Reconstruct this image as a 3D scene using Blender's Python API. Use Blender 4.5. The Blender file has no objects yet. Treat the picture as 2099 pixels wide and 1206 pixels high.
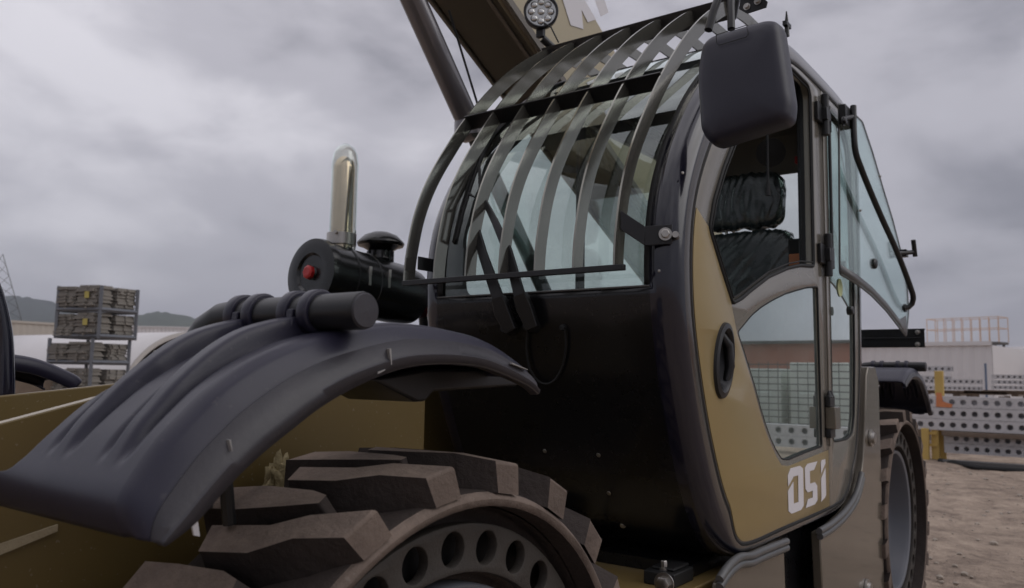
import bpy, bmesh, math, random
from mathutils import Vector, Matrix, noise
from math import sin, cos, pi, radians, atan2, hypot
random.seed(7)
D = bpy.data; SC = bpy.context.scene; COL = SC.collection

# ---------------------------------------------------------------- camera
IMW, IMH, FPX = 2099.0, 1206.0, 1654.36
CAMP = Vector((0, 0, 1.5))
_d1 = Vector((2273-IMW/2, -(790-IMH/2), -FPX)).normalized()
_d2 = Vector((-1207-IMW/2, -(731-IMH/2), -FPX)).normalized()
_d3 = _d1.cross(_d2)
RM = Matrix((_d1, _d2, _d3))                    # camera axes -> world axes
cam = D.objects.new('camera', D.cameras.new('camera')); COL.objects.link(cam)
cam.matrix_world = Matrix.Translation(CAMP) @ RM.to_4x4()
cam.data.sensor_width = 36; cam.data.lens = 36*FPX/IMW
cam.data.clip_start = 0.05; cam.data.clip_end = 9000
cam.data.dof.use_dof = True; cam.data.dof.focus_distance = 2.2; cam.data.dof.aperture_fstop = 5.0
SC.camera = cam

def ray(u, v): return (RM @ Vector((u-IMW/2, -(v-IMH/2), -FPX))).normalized()
def at(u, v, X=None, Y=None, Z=None):
    d = ray(u, v)
    t = X/d.x if X is not None else (Y/d.y if Y is not None else (Z-1.5)/d.z)
    return CAMP + d*t
def xz(pts, Y): return [(lambda p: (p.x, p.z))(at(u, v, Y=Y)) for u, v in pts]

# ---------------------------------------------------------------- sky, sun, exposure
SUN_EL, SUN_AZ = radians(37), radians(158)      # soft bright part of the overcast, high over the door side
W = D.worlds.new("World"); SC.world = W; W.use_nodes = True
nt = W.node_tree; nt.nodes.clear(); N = nt.nodes.new; L = nt.links.new
def math_node(op, a, b=None, c=None, tree=None, clamp=False):
    t = tree or nt
    n = t.nodes.new('ShaderNodeMath'); n.operation = op; n.use_clamp = clamp
    for i, s in enumerate((a, b, c)):
        if s is None: continue
        if isinstance(s, (int, float)): n.inputs[i].default_value = s
        else: t.links.new(s, n.inputs[i])
    return n.outputs[0]
SKX = 3.1
tc = N('ShaderNodeTexCoord'); sep = N('ShaderNodeSeparateXYZ'); L(tc.outputs['Generated'], sep.inputs[0])
zz = math_node('MAXIMUM', sep.outputs[2], 0.0)
comb = N('ShaderNodeCombineXYZ'); L(sep.outputs[0], comb.inputs[0]); L(sep.outputs[1], comb.inputs[1]); L(math_node('MULTIPLY', zz, 1.9), comb.inputs[2])
def wnoise(scale, detail, rough, dist, off):
    mp = N('ShaderNodeMapping'); L(comb.outputs[0], mp.inputs[0]); mp.inputs['Location'].default_value = off
    n = N('ShaderNodeTexNoise'); L(mp.outputs[0], n.inputs['Vector'])
    n.inputs['Scale'].default_value = scale; n.inputs['Detail'].default_value = detail
    n.inputs['Roughness'].default_value = rough; n.inputs['Distortion'].default_value = dist
    return n.outputs[0]
n1 = wnoise(2.3, 5, 0.48, 0.3, (SKX, 1.7, 0)); n2 = wnoise(5.5, 7, 0.52, 0.25, (8.3, 4.4, 2))
s1 = math_node('ADD', math_node('MULTIPLY', n1, 0.68), math_node('MULTIPLY', n2, 0.32))
# brighter cloud towards the left (+Y), heavier towards the right (+X)
az = math_node('SUBTRACT', sep.outputs[1], sep.outputs[0])
s2 = math_node('ADD', s1, math_node('MULTIPLY', math_node('MINIMUM', math_node('MAXIMUM', math_node('ADD', az, 0.15), -0.9), 0.6), 0.135))
ramp = N('ShaderNodeValToRGB'); L(s2, ramp.inputs[0])
cr = ramp.color_ramp; cr.interpolation = 'EASE'
cr.elements[0].position = 0.33; cr.elements[0].color = (0.205, 0.198, 0.220, 1)
cr.elements[1].position = 0.625; cr.elements[1].color = (0.62, 0.60, 0.635, 1)
e = cr.elements.new(0.485); e.color = (0.41, 0.395, 0.428, 1)
sky = N('ShaderNodeTexSky'); sky.sky_type = 'NISHITA'; sky.sun_disc = False
sky.sun_elevation = SUN_EL; sky.sun_rotation = SUN_AZ
bgS = N('ShaderNodeBackground'); L(sky.outputs[0], bgS.inputs[0]); bgS.inputs[1].default_value = 0.012
bgC = N('ShaderNodeBackground'); L(ramp.outputs[0], bgC.inputs[0])
# an overcast sky is brighter overhead than at the horizon
# added dimming of the unseen sky behind the camera keeps front faces dark
front_ = math_node('MULTIPLY_ADD', math_node('MINIMUM', math_node('ADD', sep.outputs[0], 0.1), 0.0), 0.60, 1.0)
L(math_node('MULTIPLY', math_node('MULTIPLY_ADD', math_node('POWER', zz, 1.6), 1.0, 1.08), front_), bgC.inputs[1])
add = N('ShaderNodeAddShader'); L(bgS.outputs[0], add.inputs[0]); L(bgC.outputs[0], add.inputs[1])
wo = N('ShaderNodeOutputWorld'); L(add.outputs[0], wo.inputs[0])
sl = D.lights.new('sun', 'SUN'); sl.energy = 0.85; sl.angle = radians(50); sl.color = (1, 0.975, 0.95)
so = D.objects.new('sun', sl); COL.objects.link(so)
sdir = Vector((0.30, -0.75, 0.60)).normalized()  # towards the sun
so.rotation_euler = sdir.to_track_quat('Z', 'Y').to_euler()
vs = SC.view_settings; vs.view_transform = 'Standard'; vs.look = 'None'; vs.exposure = 0; vs.gamma = 1
vs.use_curve_mapping = False
SC.cycles.max_bounces = 8; SC.cycles.transparent_max_bounces = 16; SC.cycles.use_denoising = True
SC.cycles.caustics_reflective = False; SC.cycles.caustics_refractive = False

# ---------------------------------------------------------------- materials
def mat(name, col, rough=0.5, metal=0.0, spec=0.5, var=0.12, scale=6.0, bump=0.0, bscale=60.0, rvar=0.08,
        dust=0.0, dustcol=(0.20, 0.165, 0.13), coat=0.0, speck=0.0, sheen=None):
    m = D.materials.new(name); m.use_nodes = True; t = m.node_tree; b = t.nodes['Principled BSDF']
    tcn = t.nodes.new('ShaderNodeTexCoord')
    def tn(s, det=5, r=0.6):
        n = t.nodes.new('ShaderNodeTexNoise'); t.links.new(tcn.outputs['Object'], n.inputs['Vector'])
        n.inputs['Scale'].default_value = s; n.inputs['Detail'].default_value = det; n.inputs['Roughness'].default_value = r
        return n.outputs[0]
    a = tn(scale)
    mx = t.nodes.new('ShaderNodeMix'); mx.data_type = 'RGBA'
    t.links.new(a, mx.inputs[0])
    mx.inputs[6].default_value = tuple(c*(1-var) for c in col)+(1,)
    mx.inputs[7].default_value = tuple(min(1, c*(1+var)) for c in col)+(1,)
    out = mx.outputs[2]
    if dust > 0:
        dn = tn(3.1, 8, 0.7); geo = t.nodes.new('ShaderNodeNewGeometry'); sp = t.nodes.new('ShaderNodeSeparateXYZ')
        t.links.new(geo.outputs['Normal'], sp.inputs[0])
        up = math_node('MULTIPLY_ADD', sp.outputs[2], 0.5, 0.5, tree=t, clamp=True)   # dust settles on what faces up
        f = math_node('MULTIPLY', math_node('MULTIPLY', math_node('SUBTRACT', dn, 0.3, tree=t, clamp=True), up, tree=t), dust*3, tree=t, clamp=True)
        m2 = t.nodes.new('ShaderNodeMix'); m2.data_type = 'RGBA'; t.links.new(f, m2.inputs[0])
        t.links.new(out, m2.inputs[6]); m2.inputs[7].default_value = dustcol+(1,); out = m2.outputs[2]
    if speck > 0:
        sn = tn(95, 2, 0.5)
        f = math_node('MULTIPLY', math_node('GREATER_THAN', sn, 0.69, tree=t), speck, tree=t)
        m3 = t.nodes.new('ShaderNodeMix'); m3.data_type = 'RGBA'; t.links.new(f, m3.inputs[0])
        t.links.new(out, m3.inputs[6]); m3.inputs[7].default_value = (0.35, 0.32, 0.28, 1); out = m3.outputs[2]
    t.links.new(out, b.inputs['Base Color'])
    rn = tn(scale*2.3, 6, 0.65)
    t.links.new(math_node('MULTIPLY_ADD', rn, rvar*2, rough-rvar, tree=t, clamp=True), b.inputs['Roughness'])
    b.inputs['Metallic'].default_value = metal; b.inputs['Specular IOR Level'].default_value = spec
    b.inputs['Coat Weight'].default_value = coat; b.inputs['Coat Roughness'].default_value = 0.08
    if bump > 0:
        bn = t.nodes.new('ShaderNodeBump'); bn.inputs['Strength'].default_value = bump; bn.inputs['Distance'].default_value = 0.01
        t.links.new(tn(bscale, 6, 0.65), bn.inputs['Height']); t.links.new(bn.outputs[0], b.inputs['Normal'])
    return m
def glassmat(name, tint, refl=1.0, rough=0.0, dirt=0.03):
    m = D.materials.new(name); m.use_nodes = True; t = m.node_tree; t.nodes.clear()
    o = t.nodes.new('ShaderNodeOutputMaterial')
    tr = t.nodes.new('ShaderNodeBsdfTransparent'); tr.inputs[0].default_value = tint+(1,)
    gl = t.nodes.new('ShaderNodeBsdfGlossy'); gl.inputs[0].default_value = (0.92, 1, 0.97, 1); gl.inputs['Roughness'].default_value = rough
    lw = t.nodes.new('ShaderNodeLayerWeight'); lw.inputs[0].default_value = 0.5
    fz = math_node('MULTIPLY_ADD', math_node('POWER', lw.outputs['Facing'], 4.2, tree=t), 0.9, 0.045, tree=t)
    mx = t.nodes.new('ShaderNodeMixShader')
    t.links.new(math_node('MULTIPLY', fz, refl, tree=t, clamp=True), mx.inputs[0])
    t.links.new(tr.outputs[0], mx.inputs[1]); t.links.new(gl.outputs[0], mx.inputs[2])
    df = t.nodes.new('ShaderNodeBsdfDiffuse'); df.inputs[0].default_value = (0.45, 0.5, 0.47, 1)
    tcn = t.nodes.new('ShaderNodeTexCoord'); n = t.nodes.new('ShaderNodeTexNoise'); t.links.new(tcn.outputs['Object'], n.inputs['Vector'])
    n.inputs['Scale'].default_value = 5; n.inputs['Detail'].default_value = 8
    m2 = t.nodes.new('ShaderNodeMixShader')
    t.links.new(math_node('MULTIPLY', n.outputs[0], dirt*2, tree=t), m2.inputs[0])
    t.links.new(mx.outputs[0], m2.inputs[1]); t.links.new(df.outputs[0], m2.inputs[2])
    t.links.new(m2.outputs[0], o.inputs[0])
    return m

M = {}
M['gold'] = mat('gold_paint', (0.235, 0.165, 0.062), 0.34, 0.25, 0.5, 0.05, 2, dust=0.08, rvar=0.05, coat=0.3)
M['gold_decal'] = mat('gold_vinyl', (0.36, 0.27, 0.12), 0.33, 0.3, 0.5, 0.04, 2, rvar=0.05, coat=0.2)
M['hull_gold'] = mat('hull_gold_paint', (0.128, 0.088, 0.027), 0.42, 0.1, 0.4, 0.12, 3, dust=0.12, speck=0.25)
M['rimband'] = mat('rim_reflection_bronze', (0.085, 0.075, 0.066), 0.2, 0.4, 0.5, 0.1, 2, rvar=0.04, coat=0.5)  # bronze tone puts reflections into the colour of the black gloss rim
M['taupe'] = mat('taupe_metallic_paint', (0.27, 0.25, 0.212), 0.25, 0.45, 0.5, 0.05, 2, rvar=0.05, dust=0.06, coat=0.3)
M['taupe_dark'] = mat('taupe_body_panel', (0.155, 0.135, 0.105), 0.22, 0.35, 0.5, 0.08, 2, rvar=0.06, dust=0.1, coat=0.4)
M['black_gloss'] = mat('black_gloss_paint', (0.009, 0.009, 0.018), 0.17, 0, 0.5, 0.2, 2, rvar=0.04, speck=0.02, coat=0.5)
M['black_front'] = mat('black_satin_panel', (0.006, 0.006, 0.007), 0.28, 0, 0.32, 0.2, 2, rvar=0.10, speck=0.05, coat=0.30)
M['black_satin'] = mat('black_satin_paint', (0.012, 0.012, 0.013), 0.35, 0, 0.45, 0.2, 5, speck=0.03)
M['guard'] = mat('burnished_bar_steel', (0.29, 0.285, 0.25), 0.14, 0.75, 0.6, 0.15, 8, rvar=0.04)
M['plastic'] = mat('fender_plastic', (0.019, 0.018, 0.034), 0.36, 0, 0.42, 0.15, 4, bump=0.05, bscale=300, rvar=0.09, speck=0.05, dust=0.04, dustcol=(0.12, 0.11, 0.12))
M['plastic_edge'] = mat('scuffed_plastic_edge', (0.030, 0.029, 0.037), 0.42, 0, 0.5, 0.35, 3, bump=0.1, bscale=80, dust=0.10)
M['mirror_plastic'] = mat('mirror_housing_plastic', (0.020, 0.020, 0.034), 0.42, 0, 0.5, 0.1, 5, bump=0.12, bscale=500, rvar=0.05)
M['rubber'] = mat('seal_rubber', (0.012, 0.012, 0.012), 0.6, 0, 0.3)
M['rubber_grey'] = mat('grey_edge_trim', (0.10, 0.10, 0.10), 0.35, 0, 0.5, 0.1, 12)
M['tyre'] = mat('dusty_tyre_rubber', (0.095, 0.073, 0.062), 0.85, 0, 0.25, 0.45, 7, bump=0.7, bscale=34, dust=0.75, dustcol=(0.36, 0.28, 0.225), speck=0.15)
M['tyre_groove_shade'] = mat('shade_tinted_groove_rubber', (0.042, 0.034, 0.031), 0.8, 0, 0.25, 0.35, 9, bump=0.6, bscale=34, dust=0.2, dustcol=(0.12, 0.09, 0.075))  # darker groove and lug-front rubber: shade put into colour, with thinner dust
M['tyre_side'] = mat('tyre_sidewall_rubber', (0.042, 0.037, 0.033), 0.6, 0, 0.3, 0.25, 9, bump=0.3, bscale=60, dust=0.25, dustcol=(0.14, 0.12, 0.10))
M['rim'] = mat('rim_grey_paint', (0.13, 0.14, 0.165), 0.4, 0.1, 0.5, 0.1, 6, dust=0.2)
M['chrome'] = mat('stainless_steel', (0.74, 0.63, 0.47), 0.12, 1.0, 0.5, 0.1, 4, rvar=0.06)
M['steel'] = mat('zinc_bolt_steel', (0.45, 0.43, 0.40), 0.35, 1.0, 0.5, 0.1, 30)
M['cyl'] = mat('dark_cylinder_paint', (0.17, 0.16, 0.17), 0.22, 0.4, 0.6, 0.1, 3, coat=0.6)
M['boom_under'] = mat('boom_shaded_underside', (0.085, 0.072, 0.045), 0.45, 0, 0.4, 0.25, 3, dust=0.05)  # shade put into the colour: darker version of the boom side's beige
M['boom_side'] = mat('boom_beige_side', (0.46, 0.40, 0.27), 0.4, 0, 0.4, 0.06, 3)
M['white'] = mat('white_vinyl', (0.74, 0.72, 0.74), 0.4, 0, 0.4, 0.03, 4)
M['red'] = mat('red_plastic', (0.42, 0.018, 0.018), 0.4, 0, 0.5, 0.1, 12)
M['orange'] = mat('orange_plastic', (0.62, 0.22, 0.09), 0.5, 0, 0.5, 0.1, 12)
M['hood'] = mat('filter_black_plastic', (0.011, 0.012, 0.012), 0.22, 0, 0.55, 0.15, 6, rvar=0.05, speck=0.04)
M['liner'] = mat('cab_headliner', (0.20, 0.185, 0.165), 0.8, 0, 0.2, 0.1, 5)
M['interior'] = mat('cab_interior_plastic', (0.022, 0.022, 0.022), 0.6, 0, 0.3, 0.1, 5)
M['lamp'] = mat('lamp_reflector', (0.6, 0.6, 0.58), 0.18, 0.8, 0.5, 0.2, 40)
M['film'] = glassmat('clear_plastic_film', (0.93, 0.92, 0.88), 3.5, 0.18, 0.12)
M['seat'] = mat('seat_under_plastic_film', (0.030, 0.040, 0.041), 0.28, 0, 0.7, 0.3, 9, rvar=0.1, coat=0.6)
M['glass'] = glassmat('windscreen_glass', (0.87, 0.925, 0.90), 1.6, 0, 0.012)
M['glass_clear'] = glassmat('door_glass', (0.76, 0.84, 0.81), 3.0, 0, 0.12)
M['glass_open'] = glassmat('open_window_glass', (0.87, 0.94, 0.93), 1.0, 0, 0.03)

# ---------------------------------------------------------------- object helpers
ORG = {}
def tagp(o, label=None, cat=None, group=None, kind=None):
    if label: o['label'] = label
    if cat: o['category'] = cat
    if group: o['group'] = group
    if kind: o['kind'] = kind
    return o
def link(name, me, m, parent=None, smooth=40, bevel=0, bseg=2, sub=0, solid=0):
    """me has world coordinates: move its origin to its middle and hang it under its parent"""
    o = D.objects.new(name, me); COL.objects.link(o)
    vs_ = me.vertices
    c = Vector((0, 0, 0))
    if len(vs_):
        lo = Vector([min(v.co[i] for v in vs_) for i in range(3)]); hi = Vector([max(v.co[i] for v in vs_) for i in range(3)])
        c = (lo+hi)/2
    me.transform(Matrix.Translation(-c))
    ORG[o] = c
    if parent is not None:
        o.parent = parent; o.location = c-ORG[parent]
    else: o.location = c
    if m is not None:
        for mm in (m if isinstance(m, (list, tuple)) else [m]): me.materials.append(mm)
    if smooth:
        me.shade_smooth() if hasattr(me, 'shade_smooth') else None
        me.set_sharp_from_angle(angle=radians(smooth))
    if solid:
        s = o.modifiers.new('s', 'SOLIDIFY'); s.thickness = solid; s.offset = 0
    if bevel:
        b = o.modifiers.new('b', 'BEVEL'); b.width = bevel; b.segments = bseg; b.limit_method = 'ANGLE'; b.angle_limit = radians(35)
    if sub:
        s = o.modifiers.new('u', 'SUBSURF'); s.levels = sub; s.render_levels = sub
    return o
def thing(name, loc, label, cat, group=None):
    o = D.objects.new(name, None); COL.objects.link(o); o.location = loc; ORG[o] = Vector(loc)
    o.empty_display_size = 0.2
    return tagp(o, label, cat, group)
def bm_mesh(bm, name='m', norm=True):
    if norm: bmesh.ops.recalc_face_normals(bm, faces=bm.faces)
    me = D.meshes.new(name); bm.to_mesh(me); bm.free(); return me
def raw(verts, faces, norm=True):
    me = D.meshes.new('m'); me.from_pydata([tuple(v) for v in verts], [], faces); me.update()
    if norm:
        bm = bmesh.new(); bm.from_mesh(me); bmesh.ops.recalc_face_normals(bm, faces=bm.faces); bm.to_mesh(me); bm.free()
    return me
class MB:
    """collects primitives into one mesh"""
    def __init__(s): s.v = []; s.f = []; s.mi = []; s.cuts = []
    def add(s, vs_, fs, mi=0):
        n = len(s.v); s.cuts.append((n, len(s.f))); s.v += [Vector(v) for v in vs_]; s.f += [tuple(i+n for i in f) for f in fs]; s.mi += [mi]*len(fs); return s
    def box(s, lo, hi, mat_=None, mi=0):
        (a, b, c), (d, e, f) = lo, hi
        vs_ = [Vector(p) for p in ((a, b, c), (d, b, c), (d, e, c), (a, e, c), (a, b, f), (d, b, f), (d, e, f), (a, e, f))]
        if mat_: vs_ = [mat_ @ v for v in vs_]
        return s.add(vs_, [(0, 3, 2, 1), (4, 5, 6, 7), (0, 1, 5, 4), (1, 2, 6, 5), (2, 3, 7, 6), (3, 0, 4, 7)], mi)
    def tube(s, pts, r, n=14, caps=True, mi=0):
        pts = [Vector(p) for p in pts]; rr = r if isinstance(r, (list, tuple)) else [r]*len(pts)
        t0 = (pts[1]-pts[0]).normalized(); up = Vector((0, 0, 1)) if abs(t0.z) < 0.9 else Vector((1, 0, 0))
        a = t0.cross(up).normalized(); vs_ = []
        for i, p in enumerate(pts):
            t = (pts[min(i+1, len(pts)-1)]-pts[max(i-1, 0)]).normalized()
            a = (a-t*a.dot(t)).normalized(); b = t.cross(a)
            for k in range(n): vs_.append(p+(a*cos(2*pi*k/n)+b*sin(2*pi*k/n))*rr[i])
        fs = [(i*n+k, i*n+(k+1) % n, (i+1)*n+(k+1) % n, (i+1)*n+k) for i in range(len(pts)-1) for k in range(n)]
        if caps: fs += [tuple(reversed(range(n))), tuple(range((len(pts)-1)*n, len(pts)*n))]
        return s.add(vs_, fs, mi)
    def lathe(s, prof, c, ax, n=48, mi=0, closed=False):
        """prof: (along axis, radius)"""
        c = Vector(c); ax = Vector(ax).normalized(); u = ax.cross(Vector((0, 0, 1)) if abs(ax.z) < .9 else Vector((1, 0, 0))).normalized(); w = ax.cross(u)
        vs_ = [c+ax*h+(u*cos(2*pi*k/n)+w*sin(2*pi*k/n))*max(r, 1e-4) for h, r in prof for k in range(n)]
        m_ = len(prof)
        fs = [(i*n+k, i*n+(k+1) % n, ((i+1) % m_)*n+(k+1) % n, ((i+1) % m_)*n+k) for i in range(m_ if closed else m_-1) for k in range(n)]
        return s.add(vs_, fs, mi)
    def prism(s, poly, plane, a, b, mi=0):
        """poly 2D extruded from a to b along the plane's normal axis: 'Y' -> (x,z), 'X' -> (y,z), 'Z' -> (x,y)"""
        n = len(poly)
        mk = {'Y': lambda p, t: (p[0], t, p[1]), 'X': lambda p, t: (t, p[0], p[1]), 'Z': lambda p, t: (p[0], p[1], t)}[plane]
        vs_ = [mk(p, a) for p in poly]+[mk(p, b) for p in poly]
        fs = [tuple(range(n)), tuple(reversed(range(n, 2*n)))]+[(i, (i+1) % n, n+(i+1) % n, n+i) for i in range(n)]
        return s.add(vs_, fs, mi)
    def grid(s, rows, mi=0, close=False):
        nr = len(rows); nc = len(rows[0])
        vs_ = [p for r in rows for p in r]
        return s.add(vs_, [(i*nc+j, i*nc+(j+1) % nc, (i+1)*nc+(j+1) % nc, (i+1)*nc+j) for i in range(nr-1) for j in range(nc if close else nc-1)], mi)
    def mesh(s, norm=True):
        me = raw(s.v, s.f, False)
        for p, i in zip(me.polygons, s.mi): p.material_index = i
        if norm:
            bm = bmesh.new(); bm.from_mesh(me); bmesh.ops.recalc_face_normals(bm, faces=bm.faces); bm.to_mesh(me); bm.free()
        return me
    def outs(s, name, m, parent=None, per=1, **k):
        """every `per` added shapes become one object of their own"""
        c = s.cuts+[(len(s.v), len(s.f))]; res = []
        for i in range(0, len(s.cuts), per):
            (v0, f0), (v1, f1) = c[i], c[min(i+per, len(s.cuts))]
            q = MB(); q.v = s.v[v0:v1]; q.f = [tuple(x-v0 for x in f) for f in s.f[f0:f1]]; q.mi = s.mi[f0:f1]
            res.append(q.out(name, m, parent, **k))
        return res
    def out(s, name, m, parent=None, **k): return link(name, s.mesh(), m, parent, **k)
def spline(P, n, closed=False):
    """Catmull-Rom through P, n points, evenly spaced"""
    P = [Vector(p) for p in P]; m = len(P); out = []
    segs = m if closed else m-1
    for i in range(segs):
        g = lambda j: P[j % m] if closed else P[max(0, min(m-1, j))]
        p0, p1, p2, p3 = g(i-1), g(i), g(i+1), g(i+2)
        for k in range(24):
            t = k/24
            out.append(0.5*((2*p1)+(p2-p0)*t+(2*p0-5*p1+4*p2-p3)*t*t+(3*p1-p0-3*p2+p3)*t*t*t))
    out.append(P[0].copy() if closed else P[-1].copy())
    Ls = [0]
    for a, b in zip(out, out[1:]): Ls.append(Ls[-1]+(b-a).length)
    res = []; j = 0
    for k in range(n):
        s = Ls[-1]*k/(n if closed else n-1)
        while j < len(Ls)-2 and Ls[j+1] < s: j += 1
        d = Ls[j+1]-Ls[j]; res.append(out[j].lerp(out[j+1], (s-Ls[j])/d if d > 1e-9 else 0))
    return res
def plate(outer, holes, plane, a, b, bevel=0.0):
    """flat plate with holes, rounded edges; between a and b along the axis"""
    cu = D.curves.new('c', 'CURVE'); cu.dimensions = '2D'; cu.fill_mode = 'BOTH'
    cu.extrude = abs(b-a)/2-bevel; cu.bevel_depth = bevel; cu.bevel_resolution = 1; cu.offset = -bevel
    for poly in [outer]+list(holes):
        sp = cu.splines.new('POLY'); sp.points.add(len(poly)-1); sp.use_cyclic_u = True
        for i, p in enumerate(poly): sp.points[i].co = (p[0], p[1], 0, 1)
    ob = D.objects.new('tmp', cu); COL.objects.link(ob)
    dg = bpy.context.evaluated_depsgraph_get()
    me = D.meshes.new_from_object(ob.evaluated_get(dg)); D.objects.remove(ob); D.curves.remove(cu)
    me.materials.clear()
    bm = bmesh.new(); bm.from_mesh(me); bmesh.ops.remove_doubles(bm, verts=bm.verts, dist=1e-5); bm.to_mesh(me); bm.free()
    mid = (a+b)/2
    if plane == 'Y': T = Matrix(((1, 0, 0, 0), (0, 0, -1, mid), (0, 1, 0, 0), (0, 0, 0, 1)))
    elif plane == 'X': T = Matrix(((0, 0, 1, mid), (1, 0, 0, 0), (0, 1, 0, 0), (0, 0, 0, 1)))
    else: T = Matrix.Translation((0, 0, mid))
    me.transform(T)
    return me
def rimw(z): t = max(0, min(1, (z-.88)/.12)); return .40+.60*t*t*(3-2*t)
def rim_inset(loop, d):
    out = []; n = len(loop)
    for i, p in enumerate(loop):
        a, b = loop[i-1], loop[(i+1) % n]; t = Vector((b[0]-a[0], b[1]-a[1])); t.normalize(); w = d*rimw(p[1])
        out.append(Vector((p[0]+t.y*w, p[1]-t.x*w)))
    return out
def inset(loop, d, closed=True):
    """offset 2D points to their right-hand side (inwards for a clockwise loop)"""
    out = []; n = len(loop)
    for i, p in enumerate(loop):
        a = loop[(i-1) % n] if closed else loop[max(0, i-1)]; b = loop[(i+1) % n] if closed else loop[min(n-1, i+1)]
        t = Vector((b[0]-a[0], b[1]-a[1])); t.normalize()
        out.append(Vector((p[0]+t.y*d, p[1]-t.x*d)))
    return out
def circle(c, r, n=24, ry=None, ph=0): return [(c[0]+r*cos(2*pi*k/n+ph), c[1]+(ry or r)*sin(2*pi*k/n+ph)) for k in range(n)]
def bolt(mb, c, ax, r=0.011, h=0.010, washer=True, mi=0):
    if washer: mb.lathe([(0, 0), (0, r*1.45), (h*.25, r*1.45), (h*.25, 0)], c, ax, 20, mi)
    mb.lathe([(h*.25, 0), (h*.25, r), (h*.9, r), (h, r*.85), (h, 0)], c, ax, 6, mi)

# ================================================================ THE MACHINE
TH = thing('telehandler', (3.2, 2.2, 0), 'large black and gold telescopic handler with a barred round windscreen, filling the view', 'telehandler')

# ---------------------------------------------------------------- cab shell
Y0, Y1 = 1.05, 2.10
F = [(3.95, .885), (3.2, .882), (2.86, .882), (2.72, .905), (2.62, .965), (2.53, 1.06), (2.45, 1.19), (2.375, 1.35), (2.315, 1.52), (2.275, 1.68), (2.262, 1.82),
     (2.268, 1.95), (2.293, 2.07), (2.345, 2.19), (2.435, 2.33), (2.56, 2.48), (2.72, 2.625), (2.92, 2.775), (3.15, 2.90), (3.40, 2.972),
     (3.75, 2.99), (4.3, 2.98), (4.52, 2.93), (4.615, 2.80), (4.63, 2.55), (4.62, 2.1), (4.59, 1.6), (4.535, 1.33), (4.46, 1.12), (4.36, 1.0), (4.2, .92)]
FL = spline([(x, z, 0) for x, z in F], 300, True)
FL = [(p.x, p.y) for p in FL]
# the loop runs front-bottom, up the front, back over the roof: clockwise seen from -Y, inset() goes inwards
sec = [(.100, 0.0), (.085, 0.0), (.055, .001), (.034, .008), (.018, .020), (.006, .040), (.001, .062), (0, .085)]
rows = []
NF = len(FL)
ins = [rim_inset(FL, d) for d, _ in sec]
def glass_row(i):
    x, z = FL[i % NF]
    return (x < 3.42 and z > 1.762)
def rearwin_row(i):
    x, z = FL[i % NF]
    return x > 4.4 and 1.75 < z < 2.72
sh = MB(); gl = MB()
nY = 8
for i in range(NF):
    j = (i+1) % NF
    for mir in (0, 1):
        for k in range(len(sec)-1):
            q = []
            for (ii, kk) in ((i, k), (i, k+1), (j, k+1), (j, k)):
                y = Y0+sec[kk][1] if not mir else Y1-sec[kk][1]
                q.append((ins[kk][ii].x, y, ins[kk][ii].y))
            sh.add(q, [(0, 1, 2, 3) if not mir else (3, 2, 1, 0)], 2 if k < 2 else 0)
    a, b = Y0+.085, Y1-.085
    isg = glass_row(i) and glass_row(j); isr = rearwin_row(i) and rearwin_row(j)
    P, Q = FL[i], FL[j]
    if isg:
        # glass sheet set 4 mm inside the frame, pillars left and right of it stay body
        pass
    elif not isr:
        mi = 1 if (P[0] < 3.0 and P[1] < 1.85) else 0
        for s in range(nY):
            y0, y1 = a+(b-a)*s/nY, a+(b-a)*(s+1)/nY
            sh.add([(P[0], y0, P[1]), (P[0], y1, P[1]), (Q[0], y1, Q[1]), (Q[0], y0, Q[1])], [(0, 1, 2, 3)], mi)
me = sh.mesh(False)
bm = bmesh.new(); bm.from_mesh(me); bmesh.ops.remove_doubles(bm, verts=bm.verts, dist=2e-4); bmesh.ops.recalc_face_normals(bm, faces=bm.faces); bm.to_mesh(me); bm.free()
shell = link('cab_shell', me, [M['black_gloss'], M['black_front'], M['rimband']], TH, smooth=35, solid=.012)
# windscreen, one bent sheet from the front panel up into the roof
gi = [i for i in range(NF) if glass_row(i)]
gin = inset(FL, .006)
wr = [[(gin[i].x, Y0+.087+(Y1-Y0-.174)*s/6, gin[i].y) for s in range(7)] for i in gi]
ws = MB().grid(wr).out('windscreen', M['glass'], TH, smooth=60)
# black printed border and rubber round the windscreen
fb = MB()
gin2 = inset(FL, -.002)
def band(i0, i1, ya, yb):
    fb.grid([[(gin2[i].x, y, gin2[i].y) for y in (ya, yb)] for i in range(i0, i1+1)])
band(gi[0], gi[-1], Y0+.082, Y0+.105); band(gi[0], gi[-1], Y1-.110, Y1-.082)
band(gi[0]-1, gi[0], Y0+.105, Y1-.110); band(gi[-1]-1, gi[-1]+1, Y0+.105, Y1-.110)
fb.out('windscreen_border', M['rubber'], ws, smooth=40, solid=.004)
MB().tube([(gin2[gi[0]].x-.004, Y0+.085, gin2[gi[0]].y), (gin2[gi[0]].x-.004, Y1-.09, gin2[gi[0]].y)], .0035, 8).out('lower_frame', M['rubber_grey'], ws)
# white dots of the printed border near the roof
db = MB()
for k in range(10):
    for q in range(2):
        i = gi[-1]-3-q*3; db.lathe([(0, 0), (0, .007), (.002, .007), (.002, 0)], (gin2[i].x, Y0+.16+k*.09+.045*q, gin2[i].y), (-.3, 0, 1), 10)
db.outs('border_dot', M['white'], ws, smooth=0)

def clip(loop, f): return [p for p in loop if f(p)]
def seal(loop2, y, r, name, parent, m='rubber', closed=True):
    pts = [(p[0], y, p[1]) for p in loop2]
    if closed: pts.append(pts[0])
    return MB().tube(pts, r, 8, caps=not closed).out(name, M[m], parent, smooth=60)

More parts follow.
